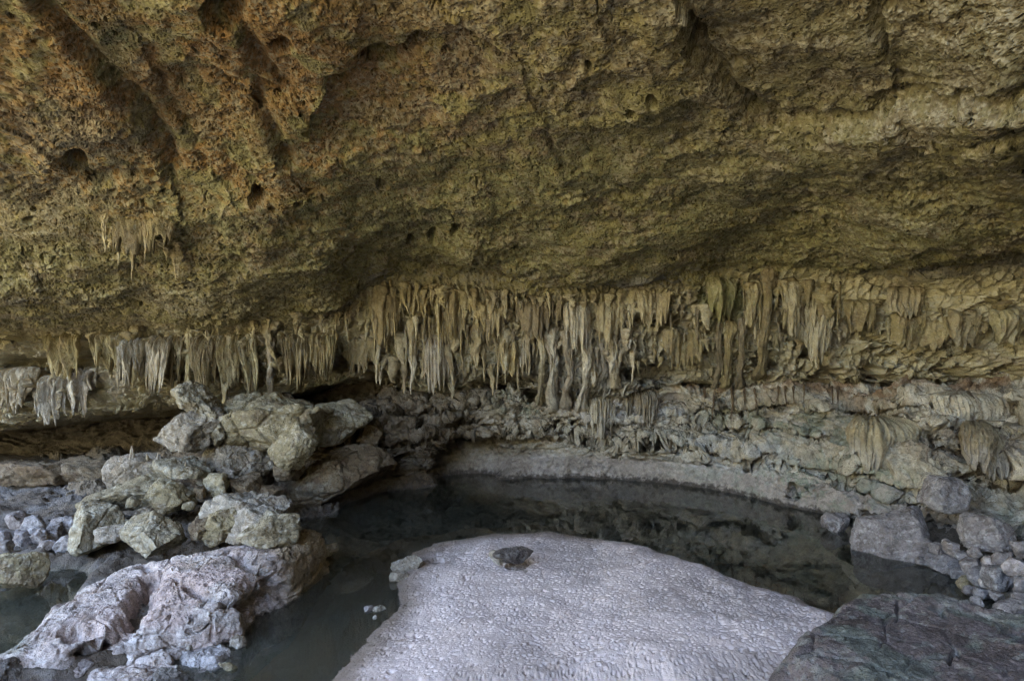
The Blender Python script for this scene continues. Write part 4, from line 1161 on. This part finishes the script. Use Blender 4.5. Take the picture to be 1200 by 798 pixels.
for px, t, b, w, pal, lb, sd, bd in ((633, 398, 470, 9, 'tan', "thin column at the left of the column cluster", 911, .0), (648, 392, 478, 17, 'pale', "thick pale column in the cluster above the far shore", 912, -.02),
                                     (664, 395, 474, 12, 'pale', "pale column right beside the thick pale one", 913, .03), (690, 392, 478, 14, 'pale', "leaning grey column right of the cluster", 914, -.12),
                                     (719, 398, 450, 14, 'pale', "short pale column left of the black hole", 915, .02),
                                     (843, 385, 450, 9, 'tan', "thin left column of the triple column", 916, -.04), (855, 382, 450, 12, 'olive', "middle column of the triple column", 917, -.06), (869, 380, 450, 11, 'tan', "right column of the triple column", 918, -.08),
                                     (903, 322, 440, 16, 'olive', "tall slanting olive column running from ceiling to ledge", 919, -.14), (318, 400, 466, 11, 'blue', "straight pale column in the left curtain row", 920, .0),
                                     (298, 405, 466, 8, 'olive', "thin olive column beside the straight pale one", 921, .0), (222, 398, 470, 9, 'olive', "knobbly olive column in the left curtain row", 922, -.02)):
    single(px, t, b, w, pal, lb, sd, "column", True, bd, flare=.7, push=-.1)

def drape(px, t, b, w, th, pal, label, seed, nf=5, ragged=.45, bulge=0., push=0., Z=ZC, cat="stone curtain", name="stone_curtain", sway=0., r=1, flute=.28, fringe_tint=None, ns=110):
    y = surf(px, t, Z, r) + push
    k = y / FPX
    me = drape_mesh(name, seed, w * k, th, (b - t) * k * 1.12, pal, nf, ragged=ragged, bulge=bulge, sway=sway, flute=flute, fringe_tint=fringe_tint, ns=ns)
    return hang(name, me, px, t, label, cat, None, 0, None, Z, push, r)
drape(511, 398, 460, 34, .35, 'pale', "big pale fan of dripstone above the dark recess", 931, 6, .35)
drape(597, 403, 440, 24, .45, 'amber', "rounded cream drapery right of the pale fan", 932, 4, .2, .5)
drape(615, 402, 446, 14, .3, 'pale', "narrow grey drapery beside the rounded cream one", 933, 3, .4)
drape(420, 402, 440, 44, .3, 'olive', "olive curtain left of the dark recess", 934, 6, .4)
drape(455, 352, 400, 36, .3, 'amber', "amber curtain at the left end of the fringe", 935, 6, .5)
drape(530, 345, 405, 40, .3, 'amber', "tall amber curtain in the middle of the fringe", 936, 7, .5)
drape(575, 360, 402, 36, .3, 'tan', "tan curtain above the rounded cream drapery", 937, 6, .5)
drape(625, 362, 402, 44, .3, 'tan', "tan curtain hung above the column cluster", 938, 7, .5)
drape(676, 362, 415, 34, .3, 'pale', "pale curtain above the leaning grey column", 939, 6, .5)
drape(715, 360, 412, 36, .3, 'tan', "tan curtain above the short pale column", 940, 6, .5)
drape(765, 345, 385, 40, .3, 'tan', "ragged tan curtain above the black hole", 941, 7, .5)
drape(800, 392, 432, 50, .4, 'olive', "olive lip curtain over the right of the black hole", 942, 8, .4)
drape(845, 332, 378, 36, .4, 'green', "mossy green clump hanging from the ceiling edge", 943, 6, .4, .4)
drape(880, 335, 385, 24, .3, 'olive', "olive curtain left of the slanting column", 944, 5, .5)
drape(935, 335, 400, 40, .35, 'tan', "ragged tan curtain right of the slanting column", 945, 7, .55)
drape(962, 372, 425, 30, .3, 'tan', "grey-tan curtain over the small dark hollow", 946, 5, .5)
drape(1010, 360, 395, 36, .4, 'olive', "olive curtain at the left end of the right ledge", 947, 5, .4, .3)
drape(1065, 345, 378, 50, .35, 'tan', "fringed pale curtain high on the right wall", 948, 9, .45)
drape(1075, 375, 412, 60, .4, 'olive', "broad fluted curtain in the middle of the right ledge", 949, 8, .3, .3)
drape(1135, 372, 410, 50, .4, 'tan', "broad curtain with three folds on the right ledge", 950, 5, .3, .4)
drape(1178, 370, 405, 36, .4, 'olive', "rounded curtain at the frame's edge on the right ledge", 951, 4, .3, .5)
for i, (px, t, b, w, pal, lb) in enumerate(((72, 396, 445, 44, 'olive', "olive curtain high at the far left"), (125, 398, 445, 40, 'olive', "fluted olive curtain beside the dark gap at the far left"), (152, 405, 470, 30, 'blue', "pale-headed curtain with a hooked edge"),
                                            (186, 402, 482, 32, 'blue', "long curtain with a bright wavy edge"), (210, 400, 470, 26, 'olive', "narrow olive curtain left of the knobbly column"), (240, 402, 474, 36, 'olive', "wide olive curtain right of the knobbly column"),
                                            (268, 400, 452, 30, 'olive', "olive curtain above the tilted block's white spine"), (288, 402, 464, 26, 'olive', "folded olive curtain over the tilted block"), (345, 400, 458, 40, 'olive', "fringed olive curtain right of the straight pale column"),
                                            (378, 398, 440, 36, 'olive', "short olive curtain at the right end of the left row"), (20, 440, 492, 44, 'blue', "blue-white curtain at the frame's left edge"), (60, 448, 505, 36, 'blue', "long blue-white curtain ending in two points"),
                                            (95, 442, 488, 34, 'blue', "hooked blue-white curtain at the far left"))):
    drape(px, t, b, w, .34, pal, lb, 960 + i, 7, .6, .1, push=-.06, sway=.08, flute=.5, ns=150)
drape(166, 262, 304, 84, .3, "olive", "crusted olive curtain behind the lone cluster on the open ceiling", 1201, 9, .65, 0., .06)
fringe(122, 212, 255, 300, 14, 42, 6, 9, 16, 'amber', "amber stalactite in the lone cluster on the open ceiling", "lone ceiling cluster of stalactites", long_label="longest amber stalactite in the lone cluster on the open ceiling")
# flowstones on the right wall
def flow(px, t, b, w, th, pal, label, seed, nf, bulge, push=-.15):
    return drape(px, t, b, w, th, pal, label, seed, int(nf * 2), .42, bulge * .5, push + .10, ZB, "flowstone", "flowstone", flute=.34, fringe_tint=(.46, .44, .40), ns=260)
flow(1046, 500, 558, 104, .6, 'tan', "big green-tinged flowstone bulging like a mop from the right wall", 981, 9, .8)
flow(1168, 508, 560, 84, .45, 'tan', "brownish flowstone at the frame's edge on the right wall", 982, 7, .7)
flow(1150, 470, 500, 120, .4, 'pale', "long pale flowstone frieze above the dark slot on the right", 983, 14, .4)
flow(700, 470, 515, 46, .5, 'blue', "white flowstone skirt under the columns", 985, 5, .6)
flow(752, 462, 500, 44, .5, 'blue', "white flowstone lump beside the black hole", 986, 5, .8)
# dark roots below the ledge
for i, (px, t, b, w, bd) in enumerate(((826, 460, 486, 3, .1), (838, 462, 500, 3, -.2), (858, 460, 498, 3.5, .02), (872, 462, 476, 3, .1), (884, 462, 484, 3, .25), (912, 460, 474, 2.5, 0), (920, 460, 476, 2.5, .1), (930, 460, 474, 2.5, 0), (942, 460, 472, 2.5, 0), (975, 460, 474, 3, .1), (982, 460, 476, 3, 0))):
    y = surf(px, t, ZB) - .05; L = (b - t) / FPX * y
    me = drip_mesh("root", 1001 + i, L, w / FPX * y * .6, 30, 10, 'root', bend=bd, flare=.1, knob=.3)
    hang("root", me, px, t, "thin dark root dangling under the reddish ledge" if i > 4 else ("thick crooked root of those under the ledge by the triple column" if i == 1 else "crooked dark root under the ledge below the triple column"), "root", "roots under the ledge" if i > 4 else "crooked roots", Z=ZB, push=-.1)
# stalagmites on the left pile
for i, (px, t, b, w, y, lb) in enumerate(((154, 520, 542, 10, 14.7, "fat stalagmite at the left of the upright grey block"), (172, 528, 546, 9, 14.8, "greenish stalagmite behind the upright grey block"), (185, 528, 552, 9, 14.9, "pale stalagmite between the two blocks"),
                                          (203, 543, 556, 5, 14.2, "small pointed stalagmite at the left of the crest block"), (210, 546, 557, 4, 14.2, "tiny stalagmite between two taller ones on the crest block"), (217, 538, 557, 7, 14.2, "tall pointed stalagmite at the top of the crest block"))):
    L = (b - t) / FPX * y
    me = drip_mesh("stalagmite", 1050 + i, L, w / FPX * y * .6, 40, 18, 'blue', flare=.5, knob=.3)
    p = at(px, b + 2, y)
    o = link("stalagmite", me, MAT_DRIP, None, tuple(p)); o.rotation_euler = (math.pi, 0, i)
    tag(o, lb, "stalagmite")
# the tilted block fallen from the roof on the left
me = rock_mesh("fallen_block", (3.5, 2.2, 1.35), 1105, 'ochre', 7, 12, 1.2, 0, (-.1, -.16))
p = at(312, 493, 15.9)
fb = tag(link("fallen_block", me, MAT_ROCK, None, tuple(p)), "ochre tilted block jutting over the bank with a drooping tip", "rock block")
me = rock_mesh("tip", (.75, .8, 1.2), 1106, 'ochre', 6, 10, 1.2, 0, (0, -.75))
o = link("tip", me, MAT_ROCK, fb); o.location = Vector(at(347, 522, 15.3)) - Vector(p)
me = rock_mesh("spine", (.6, 1.2, 1.9), 1111, 'green', 6, 10, 1.8, 0, (0, .62))
p = at(243, 482, 15.4)
tag(link("rock_spine", me, MAT_ROCK, None, tuple(p)), "whitish crusted spine of rock rising against the left curtains", "rock")
me = rock_mesh("rock", (1.5, 1.3, 1.0), 1119, 'pale', 6, 10, 1.5, 0, (0, .2))
tag(link("rock", me, MAT_ROCK, None, tuple(at(222, 505, 15.3))), "white broken rock under the crusted spine", "rock")
me = rock_mesh("rock", (1.9, 1.5, 1.3), 1127, 'ochre', 6, 11, 1.1, 0, (0, .1))
tag(link("rock", me, MAT_ROCK, None, tuple(at(383, 500, 17.3))), "rounded ochre rock with a white patch right of the tilted block", "rock")
me = rock_mesh("rock", (.8, .7, .7), 1133, 'brown', 5)
tag(link("rock", me, MAT_ROCK, None, tuple(at(436, 508, 18.4))), "brown block low on the bedded wall left of the pool", "rock")
# ------------------------------------------------------------------ daylight
w = bpy.data.worlds.new("World"); scene.world = w; w.use_nodes = True
nt = w.node_tree
sky = nt.nodes.new("ShaderNodeTexSky"); sky.sky_type = 'NISHITA'; sky.sun_disc = False
SUN_EL, SUN_AZ = math.radians(72), math.radians(178)      # compass angle from +Y, clockwise: behind the camera, a little to the left
sky.sun_elevation = SUN_EL; sky.sun_rotation = SUN_AZ; sky.dust_density = 1.1
nt.links.new(sky.outputs[0], nt.nodes["Background"].inputs[0])
nt.nodes["Background"].inputs[1].default_value = 0.15
sl = bpy.data.lights.new("sun", 'SUN'); sl.energy = 2.5; sl.angle = math.radians(.5); sl.color = (1, .95, .86)
so = bpy.data.objects.new("sun", sl); COL.objects.link(so)
sd_ = Vector((math.sin(SUN_AZ) * math.cos(SUN_EL), math.cos(SUN_AZ) * math.cos(SUN_EL), math.sin(SUN_EL)))
so.rotation_euler = sd_.to_track_quat('Z', 'Y').to_euler()
so.location = (-10, -20, 40)

vs = scene.view_settings
vs.view_transform = 'Standard'; vs.look = 'None'; vs.gamma = 1; vs.use_curve_mapping = False
vs.exposure = 4.4
scene.render.engine = 'CYCLES'
cy = scene.cycles
cy.use_denoising = True
cy.max_bounces = 8; cy.diffuse_bounces = 5; cy.glossy_bounces = 3; cy.transparent_max_bounces = 12
cy.sample_clamp_indirect = 6
cy.use_adaptive_sampling = True; cy.adaptive_threshold = .01
cy.denoising_prefilter = 'NONE'
cy.caustics_reflective = False; cy.caustics_refractive = False
